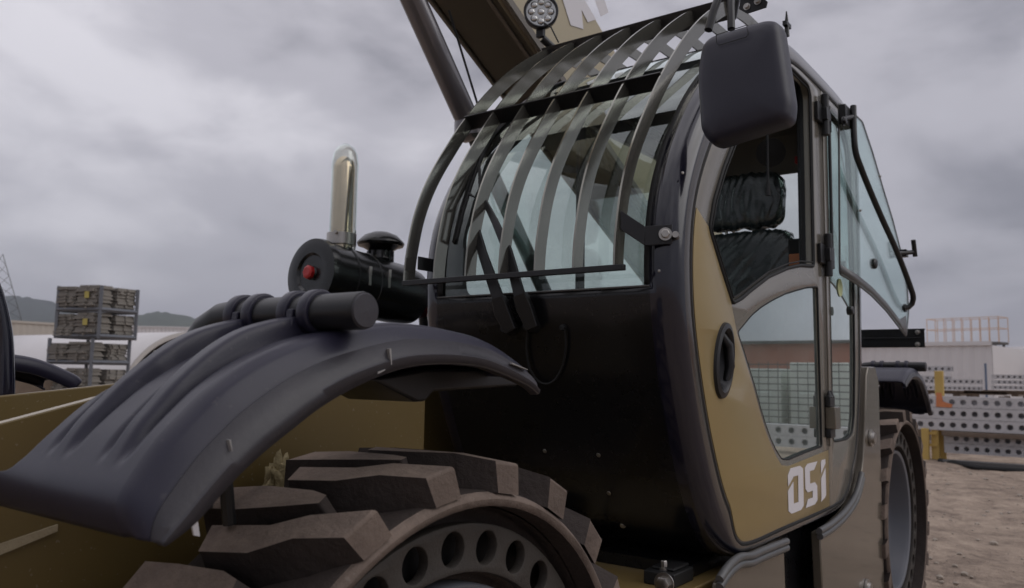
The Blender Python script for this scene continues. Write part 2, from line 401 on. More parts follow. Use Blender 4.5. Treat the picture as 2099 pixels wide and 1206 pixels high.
# ---------------------------------------------------------------- door
inn = rim_inset(FL, .106)
HX = 3.868
front = [p for i, p in enumerate(inn) if FL[i][0] < 3.75 or p.x < HX-.01]
# order: start at the bottom beside the hinge line and run forwards, up and back along the roof
idx = [i for i in range(NF) if inn[i].x < HX-.008]
start = next(k for k in range(len(idx)) if (idx[k-1]+1) % NF != idx[k])
idx = idx[start:]+idx[:start]
Dl = [(inn[i].x, inn[i].y) for i in idx]
Dl = [(HX, Dl[0][1])]+Dl+[(HX, Dl[-1][1]-.004)]
def cln(pts, mind=.006):
    o = [pts[0]]
    for p in pts[1:]:
        if hypot(p[0]-o[-1][0], p[1]-o[-1][1]) > mind: o.append(p)
    return o
Dl = cln(Dl)
def rounded(poly, r, n=5):
    out = []; m = len(poly)
    for i in range(m):
        p = Vector(poly[i]); a = Vector(poly[i-1]); b = Vector(poly[(i+1) % m])
        da, db_ = (a-p), (b-p); ra = min(r, da.length*.4, db_.length*.4)
        s, e_ = p+da.normalized()*ra, p+db_.normalized()*ra
        for k in range(n+1):
            t = k/n; out.append(tuple((1-t)**2*s+2*t*(1-t)*p+t*t*e_))
    return out
up_open = [(2.762, 2.372), (2.642, 2.227), (2.553, 2.095), (2.512, 1.992), (2.616, 1.872), (2.712, 1.762), (2.80, 1.787), (2.879, 1.819), (3.088, 1.896), (3.328, 1.958), (3.50, 1.99), (3.70, 2.010),
           (3.70, 2.80), (3.66, 2.842), (3.42, 2.842), (3.22, 2.79), (3.02, 2.66), (2.88, 2.51)]
up_open = rounded(up_open, .02, 3)
lowg = [(2.765, 1.665), (2.906, 1.735), (3.02, 1.776), (3.14, 1.81), (3.30, 1.85), (3.453, 1.879), (3.60, 1.905), (3.763, 1.924), (3.778, 1.206), (3.55, 1.197), (3.30, 1.182), (3.22, 1.19), (3.159, 1.225), (3.10, 1.27), (3.052, 1.318), (2.99, 1.39), (2.927, 1.478), (2.84, 1.58)]
lowg = rounded(lowg, .015, 3)
hc = (2.617, 1.562); ang = radians(16)
def ell(a, b, n=36): return [(hc[0]+a*cos(t)*cos(ang)-b*sin(t)*sin(-ang), hc[1]+b*sin(t)*cos(ang)+a*cos(t)*sin(-ang)) for t in [2*pi*k/n for k in range(n)]]
door = link('cab_door', plate(Dl, [up_open, lowg, ell(.060, .100)], 'Y', Y0-.004, Y0+.030, .004), M['taupe'], TH, smooth=30)
tagp(door, 'taupe and gold cab door with its top half window opened')
seal(rim_inset(FL, .103), Y0+.002, .010, 'door_seal', shell)
# gold vinyl on the lower front of the door
dg_ = [p for p in inset([Vector(q) for q in Dl], .010, False) if p.x < 3.86]
dfront = [(p.x, p.y) for p in dg_ if p.y < 2.06 and p.x < 3.86]
gold_poly = [(3.86, .936)]+dfront+[(2.502, 2.0), (2.515, 1.975), (2.600, 1.872), (2.695, 1.765), (2.745, 1.665), (2.822, 1.57), (2.908, 1.465), (2.97, 1.38), (3.035, 1.30), (3.085, 1.253), (3.145, 1.205), (3.205, 1.168), (3.29, 1.158), (3.56, 1.17), (3.86, 1.185)]
gold_poly = cln(gold_poly, .004)
link('gold_panel', plate(gold_poly, [ell(.060, .100)], 'Y', Y0-.0075, Y0-.0045, .0008), M['gold_decal'], door, smooth=30)
# lettering O S I, cut by slanting slits as on the machine
def letters():
    x0, z0, w, h = 3.272, .970, .533, .178
    polys = []
    def L_(pts, holes=()): polys.append(([(x0+a*w, z0+b*h) for a, b in pts], [[(x0+a*w, z0+b*h) for a, b in hh] for hh in holes]))
    # O: two halves with a slit
    L_([(.0, .52), (.0, .08), (.07, .0), (.30, .0), (.37, .08), (.37, .92), (.30, 1.0), (.07, 1.0), (.0, .86), (.0, .62), (.115, .77), (.125, .80), (.245, .80), (.245, .20), (.125, .20), (.125, .68)])
    # S
    L_([(.42, .0), (.67, .0), (.74, .08), (.74, .42), (.68, .52), (.545, .52), (.545, .82), (.66, .82), (.76, 1.0), (.49, 1.0), (.42, .92), (.42, .44), (.48, .34), (.615, .34), (.615, .18), (.49, .18)])
    # I with slit
    L_([(.84, .0), (.95, .06), (.99, .12), (.99, .78), (.86, .56), (.86, .10)])
    L_([(.86, .68), (.99, .90), (.99, 1.0), (.89, 1.0), (.86, .95)])
    mb = []
    for o_, hh in polys:
        me_ = plate(o_, hh, 'Y', Y0-.0100, Y0-.0080, 0); mb.append(me_)
    bm_ = bmesh.new()
    for me_ in mb: bm_.from_mesh(me_)
    me2 = D.meshes.new('m'); bm_.to_mesh(me2); bm_.free(); return me2
link('lettering', letters(), M['white'], door, smooth=0)
# handle: dark oval pocket with a grip across it
hd = MB()
rings = []
for a, b, y in ((.080, .134, -.004), (.077, .130, -.018), (.064, .112, -.022), (.056, .100, -.012), (.050, .090, .030), (.03, .05, .045), (.001, .001, .047)):
    rings.append([(x, Y0+y, z) for x, z in ell(a, b)])
hd.grid(rings, close=True)
hnd = hd.out('door_handle', M['black_satin'], door, smooth=50)
MB().tube([(hc[0]+.012, Y0+.012, hc[1]+.098), (hc[0]+.045, Y0-.010, hc[1]+.05), (hc[0]+.05, Y0-.012, hc[1]-.02), (hc[0]+.035, Y0-.004, hc[1]-.07)], [.014, .017, .017, .012], 10).out('handle_grip', M['black_satin'], door, smooth=60)
link('door_window', plate(inset([Vector(p) for p in lowg][::-1], .004) if False else lowg, [], 'Y', Y0+.008, Y0+.013, 0), M['glass_clear'], door, smooth=0)
seal(lowg, Y0+.0, .005, 'window_seal', door)
seal(up_open, Y0-.004, .008, 'opening_seal', door)
g2 = inset([Vector(p) for p in up_open], -.018)
seal(g2, Y0-.006, .0035, 'opening_trim', door)

# rear quarter panel with its own window
ri = [i for i in range(NF) if inn[i].x > HX+.02]
st = next(k for k in range(len(ri)) if (ri[k-1]+1) % NF != ri[k]); ri = ri[st:]+ri[:st]
Rl = [(inn[i].x, inn[i].y) for i in ri]
XQ = HX+.012
Rl = cln([(XQ, Rl[0][1])]+Rl+[(XQ, Rl[-1][1])])
qwin = rounded([(3.962, 1.215), (4.20, 1.215), (4.31, 1.235), (4.36, 1.32), (4.40, 1.60), (4.425, 2.1), (4.42, 2.5), (4.40, 2.70), (4.30, 2.80), (3.962, 2.82)], .03, 4)
qp = link('quarter_panel', plate(Rl, [qwin], 'Y', Y0-.004, Y0+.028, .004), M['taupe'], TH, smooth=30)
link('quarter_window', plate(qwin, [], 'Y', Y0+.008, Y0+.013, 0), M['glass_clear'], qp, smooth=0)
seal(qwin, Y0+.0, .006, 'window_seal', qp)
# right-hand wall of the cab: lower panel, framed window
rwin = rounded([(2.50, 1.82), (4.36, 1.82), (4.42, 2.0), (4.42, 2.62), (4.28, 2.78), (3.25, 2.78), (3.0, 2.66), (2.78, 2.48), (2.60, 2.28), (2.49, 2.06)], .04, 4)
rw = link('right_wall', plate(cln([(p.x, p.y) for p in inn]), [rwin], 'Y', Y1-.03, Y1+.004, .003), M['black_satin'], TH, smooth=30)
link('right_window', plate(rwin, [], 'Y', Y1-.018, Y1-.012, 0), M['glass'], rw, smooth=0)
MB().box((3.32, Y1-.05, 1.8), (3.38, Y1-.03, 2.8)).out('window_divider', M['interior'], rw, bevel=.004)
# rear window
rwi = [i for i in range(NF) if rearwin_row(i)]
MB().grid([[(gin[i].x, Y0+.087, gin[i].y), (gin[i].x, Y1-.087, gin[i].y)] for i in rwi]).out('rear_window', M['glass'], TH, smooth=40)

# ---------------------------------------------------------------- cab interior
MB().box((2.80, 1.12, .93), (4.5, 2.03, .96)).out('cab_floor', M['interior'], TH)
lin = MB()
hl = inset(FL, .05)
hr = [i for i in range(NF) if FL[i][1] > 2.7 and FL[i][0] > 3.45]
lin.grid([[(hl[i].x, Y0+.04, hl[i].y), (hl[i].x, Y1-.05, hl[i].y)] for i in hr])
lin.out('headliner', M['liner'], TH, solid=.01)
MB().box((4.50, 1.12, 2.66), (4.54, 2.03, 2.93)).box((4.48, 1.12, .96), (4.54, 2.03, 1.80)).outs('rear_trim', M['liner'], TH, bevel=.01)
# inner door-side rail that darkens the opening's edge, and the vertical guide behind it
MB().box((3.735, Y0+.034, 1.99), (3.750, Y0+.06, 2.88)).box((3.775, Y0+.034, 1.99), (3.79, Y0+.07, 2.88)).box((3.80, Y0+.034, 1.0), (3.86, Y0+.09, 2.92)).outs('hinge_pillar', M['black_satin'], TH, bevel=.004)
# seat wrapped in film
def cushion(c, s, seed, wr=.012, n=26, skew=0):
    bm_ = bmesh.new(); bmesh.ops.create_cube(bm_, size=2); bmesh.ops.subdivide_edges(bm_, edges=bm_.edges, cuts=n, use_grid_fill=True)
    for v in bm_.verts:
        p = v.co.copy(); q = Vector((abs(p.x)**5, abs(p.y)**5, abs(p.z)**5)); r = (q.x+q.y+q.z)**.2
        p = p/r
        p = Vector((p.x*s[0], p.y*s[1], p.z*s[2]))
        sl_ = skew*p.z
        w = noise.noise(Vector((p.x*4+seed, (p.y+sl_)*24+noise.noise(p*6)*1.6, p.z*3.5+seed)))
        w = 1-abs(w)*2.4
        w = max(w, -.2)**1 if w > 0 else w*.5
        w = w*.55+.35*noise.noise(Vector((p.x*9+seed, (p.y+sl_)*46, p.z*7)))+.2*noise.noise(p*9)
        p += p.normalized()*(w-.25)*wr
        v.co = p+Vector(c)
    return bm_mesh(bm_)
seat = link('seat_backrest', cushion((4.12, 1.50, 2.0), (.07, .27, .27), 3, .018, 52, .9), M['seat'], TH, smooth=80)
link('headrest', cushion((4.13, 1.525, 2.435), (.055, .215, .148), 9, .018, 52, .12), M['seat'], seat, smooth=80)
MB().tube([(4.13, 1.45, 2.2), (4.13, 1.45, 2.36)], .008).tube([(4.13, 1.62, 2.2), (4.13, 1.62, 2.36)], .008).outs('headrest_post', M['steel'], seat)
link('seat_cushion', cushion((3.88, 1.50, 1.62), (.26, .26, .07), 5, .02, 26), M['seat'], TH, smooth=80)
MB().box((3.72, 1.33, .97), (4.06, 1.67, 1.54)).out('seat_base', M['interior'], TH, bevel=.02)
MB().box((3.72, 1.10, 1.55), (4.1, 1.2, 1.78)).out('side_console', M['interior'], TH, bevel=.03)
MB().box((3.60, 1.85, 1.0), (4.3, 2.02, 1.72)).out('control_console', M['interior'], TH, bevel=.03)
# black tower with an orange face beside the seat, red tag
p = at(1640, 520, Y=1.16)
MB().box((4.02, 1.19, 1.9), (4.10, 1.26, 2.20)).out('seatbelt_reel', M['interior'], TH, bevel=.01)
MB().box((4.0, 1.195, 1.93), (4.018, 1.25, 2.12)).out('seatbelt_buckle', M['orange'], TH, bevel=.004)
MB().box((4.34, 1.275, 2.30), (4.35, 1.29, 2.68)).box((4.32, 1.27, 2.66), (4.36, 1.31, 2.70)).out('escape_hammer', M['red'], TH, bevel=.01)
MB().tube([(3.62, 1.22, 2.93), (3.62, 1.22, 2.36)], .006, 8).tube([(3.62, 1.22, 2.40), (3.62, 1.22, 2.34)], [.009, .014], 8).out('microphone_stalk', M['black_satin'], TH)
MB().lathe([(0, 0), (0, .05), (.03, .07), (.05, .07), (.06, 0)], (3.9, 1.3, 2.62), (-1, -.4, -.3), 24).out('cab_speaker', M['interior'], TH)
# steering column and wheel
MB().tube([(2.75, 1.55, 1.0), (2.82, 1.55, 1.3), (3.02, 1.55, 1.74)], [.07, .06, .045]).box((2.70, 1.38, 1.42), (2.94, 1.72, 1.70), Matrix.Translation((0, 0, 0))).out('steering_column', M['interior'], TH, bevel=.03)
swm = MB(); sc_ = Vector((3.07, 1.55, 1.80)); sa = Vector((-.45, 0, .89)).normalized(); su = Vector((0, 1, 0)); sw_ = sa.cross(su)
swm.tube([sc_+(su*cos(t)+sw_*sin(t))*.19 for t in [2*pi*k/40 for k in range(41)]], .014, 10, caps=False)
for t in (0.5, 2.6, 4.7): swm.tube([sc_, sc_+(su*cos(t)+sw_*sin(t))*.19], .011, 8)
swm.lathe([(-.02, 0), (-.02, .05), (.02, .045), (.025, 0)], sc_, sa, 24)
swm.out('steering_wheel', M['interior'], TH, smooth=60)

# ---------------------------------------------------------------- windscreen guard
G = [(2.158, 1.80), (2.155, 1.84), (2.160, 1.915), (2.175, 1.998), (2.20, 2.095), (2.243, 2.2), (2.30, 2.30), (2.37, 2.40), (2.46, 2.52), (2.575, 2.65), (2.70, 2.775), (2.83, 2.885), (2.97, 2.985), (3.08, 3.05), (3.20, 3.085), (3.4, 3.10), (3.8, 3.10), (4.35, 3.09)]
GS = [(p.x, p.y) for p in spline([(a, b, 0) for a, b in G], 90)]
GB = inset(GS, .056, False)
GF_ = inset(GS, 0, False)
guard = None
barsY = [1.205+i*.1475 for i in range(7)]
def gi_at(x=None, z=None):
    if z is not None and x is None: return min(range(45), key=lambda i: abs(GS[i][1]-z))
    return min(range(90), key=lambda i: abs(GS[i][0]-x))
frame_mb = MB()
# bottom rail, mid cross plate, top cross plate, rear rail
guard = MB().box((2.140, 1.165, 1.822), (2.160, 2.085, 1.840)).out('windscreen_guard', M['black_satin'], TH, bevel=.0015)
im = gi_at(z=2.548)
def cross(i, out, inn_, th, mb, y0=1.2095, y1=2.095):
    p = Vector(GS[i]); t = (Vector(GS[min(i+1, 89)])-Vector(GS[i-1])).normalized(); n_ = Vector((t.y, -t.x))
    c = [p-n_*out-t*th/2, p-n_*out+t*th/2, p+n_*inn_+t*th/2, p+n_*inn_-t*th/2]
    mb.prism([(q.x, q.y) for q in c], 'Y', y0, y1)
cross(im, .006, .060, .008, frame_mb)
cross(gi_at(x=3.10), .012, .075, .010, frame_mb, 1.19, 2.12)
cross(gi_at(x=3.55), -.03, .055, .008, frame_mb)
cross(gi_at(x=4.30), .0, .06, .008, frame_mb)
frame_mb.outs('guard_crossbar', M['black_satin'], guard, bevel=.0015)
for y in barsY:
    mb = MB(); n_ = len(GS); th = .0035
    i0 = 1
    rowsb = []
    for i in range(i0, n_):
        a, b = GS[i], GB[i]
        rowsb.append([(a[0], y-th, a[1]), (b.x, y-th, b.y), (b.x, y+th, b.y), (a[0], y+th, a[1])])
    mb.grid(rowsb, close=True)
    mb.add(rowsb[0], [(0, 1, 2, 3)]); mb.add(rowsb[-1], [(3, 2, 1, 0)])
    mb.out('guard_bar', M['guard'], guard, smooth=30)
# stand-off brackets
br = MB()
pA = Vector((2.185, 1.198, 1.985)); pB = Vector((2.225, 1.135, 1.935)); pC = Vector((2.265, 1.062, 1.94))
for a, b in ((pA, pB), (pB, pC)):
    up = Vector((0, 0, .030)); d = (b-a).normalized(); nn = d.cross(Vector((0, 0, 1)))*.003
    br.add([a-up-nn, b-up-nn, b+up-nn, a+up-nn, a-up+nn, b-up+nn, b+up+nn, a+up+nn], [(0, 1, 2, 3), (7, 6, 5, 4), (0, 4, 5, 1), (1, 5, 6, 2), (2, 6, 7, 3), (3, 7, 4, 0)])
br.out('guard_bracket', M['black_satin'], guard, bevel=.001)
bb = MB(); bolt(bb, pC+Vector((-.004, -.0, .0))+(pB-pC)*.25+Vector((-.004, -.004, 0)), Vector((-.9, -.4, 0)), .014, .016); bb.tube([pC+Vector((-.02, -.02, -.005)), pC+Vector((.03, .0, -.005))], .010)
bb.out('bracket_bolt', M['steel'], guard)
MB().box((2.19, 2.05, 1.885), (2.30, 2.056, 1.935)).out('guard_bracket', M['black_satin'], guard, bevel=.002)

# ---------------------------------------------------------------- wipers
def onscreen(u, v, off=.03):
    # march the pixel's ray until it is off metres in front of the screen curve
    d = ray(u, v); t = 1.2
    while t < 4.5:
        p = CAMP+d*t
        k = min(range(NF), key=lambda i: abs(FL[i][1]-p.z)+ (10 if FL[i][0] > 3.4 else 0))
        if p.x > FL[k][0]-off: return p
        t += .004
    return p
def strap(pts, w, th, mb):
    pts = [Vector(p) for p in pts]
    rows_ = []
    for i, p in enumerate(pts):
        t = (pts[min(i+1, len(pts)-1)]-pts[max(i-1, 0)]).normalized(); wv = (w[i] if isinstance(w, (list, tuple)) else w)/2
        side = t.cross(Vector((-1, 0, .1))).normalized(); nn = side.cross(t).normalized()
        rows_.append([p+side*wv+nn*th/2, p+side*wv-nn*th/2, p-side*wv-nn*th/2, p-side*wv+nn*th/2])
    mb.grid(rows_, close=True); mb.add(rows_[0], [(3, 2, 1, 0)]); mb.add(rows_[-1], [(0, 1, 2, 3)])
wm = MB()
strap([onscreen(1048, 678, .045), onscreen(1030, 640, .05), onscreen(1022, 610, .055)], [.046, .060, .050], .022, wm)
strap([onscreen(1022, 614, .055), onscreen(990, 522, .06), onscreen(972, 455, .055), onscreen(985, 420, .05)], [.046, .036, .028, .020], .012, wm)
strap([onscreen(1092, 672, .045), onscreen(1076, 632, .05), onscreen(1066, 604, .055)], [.046, .060, .050], .022, wm)
strap([onscreen(1066, 608, .055), onscreen(1041, 515, .06), onscreen(1015, 455, .055), onscreen(992, 410, .05)], [.044, .034, .026, .020], .012, wm)
wip = wm.out('wiper', M['black_satin'], TH, smooth=30, bevel=.003)
pb = MB()
for u, v in ((1052, 672), (1098, 668)):
    p = onscreen(u, v, 0); pb.lathe([(0, 0), (0, .028), (.02, .026), (.05, .020), (.052, 0)], p, (-1, 0, 0), 20)
pb.outs('wiper_pivot', M['rubber'], wip, smooth=50)
bl = MB()
P_ = [onscreen(u, v, .028) for u, v in ((932, 499), (948, 430), (968, 365), (990, 310), (1014, 262))]
strap(P_, .010, .022, bl)
P2 = [onscreen(u, v, .045) for u, v in ((936, 490), (951, 428), (970, 368), (990, 314), (1010, 268))]
bl.tube(P2, .005, 8)
for k in range(5): bl.tube([P_[k], P2[k]], .006, 8)
P3 = [onscreen(u, v, .055) for u, v in ((960, 395), (985, 412), (985, 330))]
bl.tube([P2[1].lerp(P2[2], .5), P3[1], P2[2].lerp(P2[3], .6)], .006, 8)
bl.out('wiper_blade', M['rubber'], wip, smooth=50)
hs = MB(); hp = [onscreen(u, v, .02) for u, v in ((1082, 672), (1080, 715), (1086, 755), (1105, 783), (1130, 785), (1150, 760), (1160, 715), (1158, 676))]
hs.tube([Vector(p) for p in spline(hp, 40)], .0045, 8)
hs.out('washer_hose', M['rubber'], wip, smooth=60)
pb = MB(); p = onscreen(1158, 672, 0); pb.lathe([(0, 0), (0, .014), (.02, .010), (.022, 0)], p, (-1, 0, 0), 16); pb.out('hose_grommet', M['rubber'], TH)
# bolts in the black front panel
bm_b = MB()
for u, v in ((1119, 923), (1229, 931), (1250, 1009), (1277, 1076)):
    p = onscreen(u, v, .004); bolt(bm_b, p, (-1, 0, -.35), .0085, .010)
bm_b.outs('panel_bolt', M['steel'], shell, per=2)
bm_b = MB()
for u, v in ((1422, 705), (1398, 355), (1352, 556)):
    p = at(u, v, Y=1.052) if u != 1352 else onscreen(u, v, .004); bolt(bm_b, p, (-.6, -1, 0) if u != 1352 else (-1, 0, 0), .005, .005, False)
bm_b.outs('pillar_screw', M['steel'], shell)

# ---------------------------------------------------------------- swung-open upper window
Hn = Vector((3.89, 1.035, 0)); Tn = Vector((5.126, .941, 0)); wd = (Tn-Hn).normalized()
def onpane(u, v, off=0.0):
    n_ = wd.cross(Vector((0, 0, 1))).normalized(); a = Hn+n_*off  # n_ points to -Y side
    d = ray(u, v); t = n_.dot(a-CAMP)/n_.dot(d); return CAMP+d*t
nP = wd.cross(Vector((0, 0, 1))).normalized()
if nP.y > 0: nP = -nP
def pane_pt(s, z, o=0): return Hn+wd*s+Vector((0, 0, z))+nP*o
pane_px = [(1718, 212), (1740, 226), (1766, 250), (1786, 310), (1808, 385), (1828, 450), (1846, 520), (1858, 590), (1861, 640), (1856, 690), (1842, 672), (1815, 637), (1785, 606), (1755, 582), (1720, 562)]
pane_sz = []
for u, v in pane_px:
    n_ = nP; d = ray(u, v); t = n_.dot(Hn-CAMP)/n_.dot(d); p = CAMP+d*t; pane_sz.append(((p-Hn).dot(wd), p.z))
def pane_mesh(poly, o0, o1):
    n = len(poly); vs_ = [pane_pt(s, z, o0) for s, z in poly]+[pane_pt(s, z, o1) for s, z in poly]
    return raw(vs_, [tuple(range(n)), tuple(reversed(range(n, 2*n)))]+[(i, (i+1) % n, n+(i+1) % n, n+i) for i in range(n)])
pane_r = rounded(pane_sz, .02, 4)
pane = link('open_window', pane_mesh(pane_r, 0, .006), M['glass_open'], TH, smooth=0)
tagp(pane, 'curved glass door window swung open to the rear')
# grey printed border along its curved lower edge
pbz = [pane_sz[i] for i in (9, 10, 11, 12, 13, 14)]
mbp = MB(); mbp.grid([[pane_pt(s_, z_+.004, o_) , pane_pt(s_-(.004 if k_ else .010), z_+(.045 if k_ else .12), o_)] for k_, (s_, z_) in enumerate(pbz) for o_ in (.0085,)])
mbp.out('pane_border', M['rubber_grey'], pane, smooth=30, solid=.001)
# lighter ground edge of the glass
MB().tube([pane_pt(s, z, .003) for s, z in pane_r]+[pane_pt(*pane_r[0], .003)], .005, 6, caps=False).out('pane_edge', M['rubber_grey'], pane, smooth=60)
def pane_from(u, v, o):
    a = Hn+nP*o; d = ray(u, v); t = nP.dot(a-CAMP)/nP.dot(d); return CAMP+d*t
bar = [pane_from(u, v, o) for u, v, o in ((1749, 218, .045), (1752, 300, .055), (1765, 345, .06), (1800, 430, .06), (1838, 515, .06), (1866, 588, .06), (1872, 612, .055), (1866, 628, .035), (1852, 632, .006))]
MB().tube([p for p in spline(bar, 50)], .0155, 12).lathe([(0, 0), (0, .024), (.012, .024), (.014, 0)], pane_from(1853, 632, .006), nP, 20).out('window_bar', M['black_satin'], pane, smooth=60)
cl_ = MB()
p = pane_from(1730, 240, .02)
cl_.box((-.05, -.02, -.05), (.06, .012, .05), Matrix.Translation(p)); cl_.tube([pane_from(1725, 245, .03), pane_from(1749, 240, .045)], .014)
bolt(cl_, pane_from(1727, 250, .035), nP, .016, .02)
cl_.out('bar_clamp', M['black_satin'], pane, bevel=.004)
lt = MB()
for u, v, r in ((1790, 541, .028), (1742, 637, .022)):
    lt.lathe([(-.01, 0), (-.01, r), (.012, r), (.018, r*.7), (.018, 0)], pane_from(u, v, .0), nP, 24)
lt.outs('pane_knob', M['black_satin'], pane, smooth=40); lt = MB()
lt.tube([pane_from(1838, 520, .004), pane_from(1876, 517, .07)], .013); lt.tube([pane_from(1872, 492, .07), pane_from(1876, 526, .07)], .013); lt.box((-.03, -.02, -.02), (.03, .02, .02), Matrix.Translation(pane_from(1852, 520, .02)))
lt.out('window_latch', M['black_satin'], pane, smooth=40)
sm = MB()
for u, v in ((1803, 362), (1762, 432)): sm.lathe([(0, 0), (0, .008), (.008, .006), (.008, 0)], pane_from(u, v, .004), nP, 12)
sm.outs('pane_stud', M['steel'], pane)
MB().lathe([(0, 0), (0, .045), (.001, .045), (.001, 0)], at(1722, 590, Y=Y0+.005), (0, -1, 0), 32).out('inspection_sticker', mat('pale_yellow_sticker', (.55, .6, .3), .5), qp)

# hinges
def hinge(z, s=1.0):
    mb = MB()
    mb.box((HX-.11, Y0-.022, z-.045*s), (HX-.02, Y0-.006, z+.045*s)); mb.box((HX+.01, Y0-.022, z-.05*s), (HX+.12, Y0-.006, z+.05*s))
    mb.tube([(HX-.015, Y0-.028, z-.10*s), (HX-.015, Y0-.028, z+.10*s)], .019*1, 14)
    mb.box((HX-.045, Y0-.045, z-.03*s), (HX+.02, Y0-.012, z+.03*s))
    return mb.out('hinge', M['black_satin'], door, bevel=.003, smooth=40)
for u, v, s in ((1684, 228, 1.0), (1692, 520, 1.0)):
    p = at(u, v, Y=Y0-.03); hinge(p.z, s)
p = at(1698, 858, Y=Y0-.03)
hb = MB(); hb.box((HX-.04, Y0-.05, p.z-.05), (HX+.05, Y0-.006, p.z+.05), mi=1); hb.box((HX-.045, Y0-.03, p.z+.05), (HX+.035, Y0-.006, p.z+.10)); hb.box((HX-.045, Y0-.03, p.z-.09), (HX+.035, Y0-.006, p.z-.05))
for xx in (-.025, .015): hb.tube([(HX+xx, Y0-.02, p.z+.09), (HX+xx, Y0-.02, p.z+.125)], [.016, .004], 10)
hb.out('hinge', [M['black_satin'], M['taupe_dark']], door, bevel=.004, smooth=40)
# slim chrome line down the hinge side
MB().box((HX+.016, Y0-.010, 1.20), (HX+.040, Y0-.0045, 2.86)).out('pillar_trim', M['taupe'], qp, bevel=.002)
MB().tube([(3.982, Y0-.012, 2.83), (3.982, Y0-.012, 2.05)], .008, 8).out('quarter_trim', M['black_satin'], qp)

# ---------------------------------------------------------------- mirror
mq = [(u, v) for u, v in ((1436, 74), (1590, 28), (1617, 205), (1612, 243), (1455, 295), (1432, 270), (1424, 150))]
MXp = 2.30
mp = [at(u, v, X=MXp) for u, v in mq]
mpoly = rounded([(p.y, p.z) for p in mp], .045, 8)
ctr = Vector((sum(p[0] for p in mpoly)/len(mpoly), sum(p[1] for p in mpoly)/len(mpoly)))
mb = MB(); rws = []
for sc, dx in ((1.0, .085), (1.01, .065), (1.0, .035), (.965, .014), (.90, .003), (.80, -.004), (.5, -.010), (.2, -.012), (.001, -.012)):
    rws.append([(MXp+dx, ctr.x+(p[0]-ctr.x)*sc, ctr.y+(p[1]-ctr.y)*sc) for p in mpoly])
mb.grid(rws, close=True)
mir = mb.out('mirror', M['mirror_plastic'], TH, smooth=60)
tagp(mir, 'big dark side mirror seen from behind')
MB().prism([(ctr.x+(p[0]-ctr.x)*.95, ctr.y+(p[1]-ctr.y)*.95) for p in mpoly], 'X', MXp+.080, MXp+.084).out('mirror_glass', M['chrome'], mir)
pl = [at(u, v, X=MXp-.0105) for u, v in ((1468, 72), (1530, 52), (1534, 70), (1530, 76), (1474, 93), (1469, 88))]
MB().tube([p for p in pl]+[pl[0]], .0012, 6, caps=False).out('cover_seam', M['rubber'], mir)
am = MB()
am.tube([at(1452, 62, X=2.36), at(1462, 25, X=2.38), at(1480, -25, X=2.42), at(1520, -60, X=2.6)], .013, 12)
am.tube([at(1499, 60, X=2.36), at(1498, 10, X=2.38), at(1500, -25, X=2.42), at(1530, -55, X=2.6)], .012, 12)
am.tube([at(1520, -60, X=2.6), (3.05, 1.16, 2.96)], .016, 12)
am.out('mirror_arm', M['black_satin'], mir, smooth=60)
hb = MB(); p = at(1542, 6, X=2.75)
hb.prism([(p.y+.05, p.z-.01), (p.y+.02, p.z-.035), (p.y-.05, p.z-.03), (p.y-.055, p.z-.01), (p.y-.02, p.z+.03), (p.y+.04, p.z+.05)], 'X', p.x, p.x+.006)
hb.out('lamp_bracket', M['black_satin'], TH, bevel=.001)
hb = MB()
for u, v in ((1531, 14), (1553, 3)): bolt(hb, at(u, v, X=2.748), (-1, 0, 0), .009, .01)
hb.outs('bracket_bolt', M['steel'], TH, per=2)
# small antenna on the roof edge
an = MB(); p = at(1613, 75, Y=1.12); an.tube([p, p+Vector((0, 0, .06)), p+Vector((0, 0, .12))], [.012, .01, .003], 8); an.box((-.03, -.01, 0), (.035, .01, .02), Matrix.Translation(p+Vector((0, 0, .045))))
an.out('antenna', M['black_satin'], TH)

# ---------------------------------------------------------------- work light
wl = at(1109, 26, X=3.15); ax = (CAMP-wl); ax = Vector((-.80, -.56, -.05)).normalized()
lb = MB(); lb.lathe([(-.06, 0), (-.06, .035), (-.045, .06), (-.02, .082), (.02, .086), (.026, .082), (.026, .076), (.012, .073)], wl, ax, 40)
wlo = lb.out('work_light', M['black_satin'], TH, smooth=40)
lb = MB(); lb.lathe([(.010, .074), (.010, .0)], wl, ax, 40); lo_ = lb.out('lamp_lens', M['lamp'], wlo)
ld = MB(); u_ = ax.cross(Vector((0, 0, 1))).normalized(); w_ = ax.cross(u_)
for k in range(9):
    r = 0 if k == 8 else .048; t = 2*pi*k/8
    ld.lathe([(.010, .018), (.014, .016), (.017, .007), (.0175, 0)], wl+(u_*cos(t)+w_*sin(t))*r, ax, 14)
ld.outs('led_cup', M['lamp'], wlo, smooth=60)
MB().box((-.012, -.02, -.12), (.012, .02, -.065), Matrix.Translation(wl-ax*.02)).tube([wl+Vector((.03, .01, -.12)), wl+Vector((.08, -.02, -.16))], .02).tube([wl+Vector((.0, -.02, -.06)), wl+Vector((.0, -.06, -.09)), wl+Vector((.04, -.08, -.16))], .004, 8).out('lamp_bracket', M['black_satin'], wlo, bevel=.003)

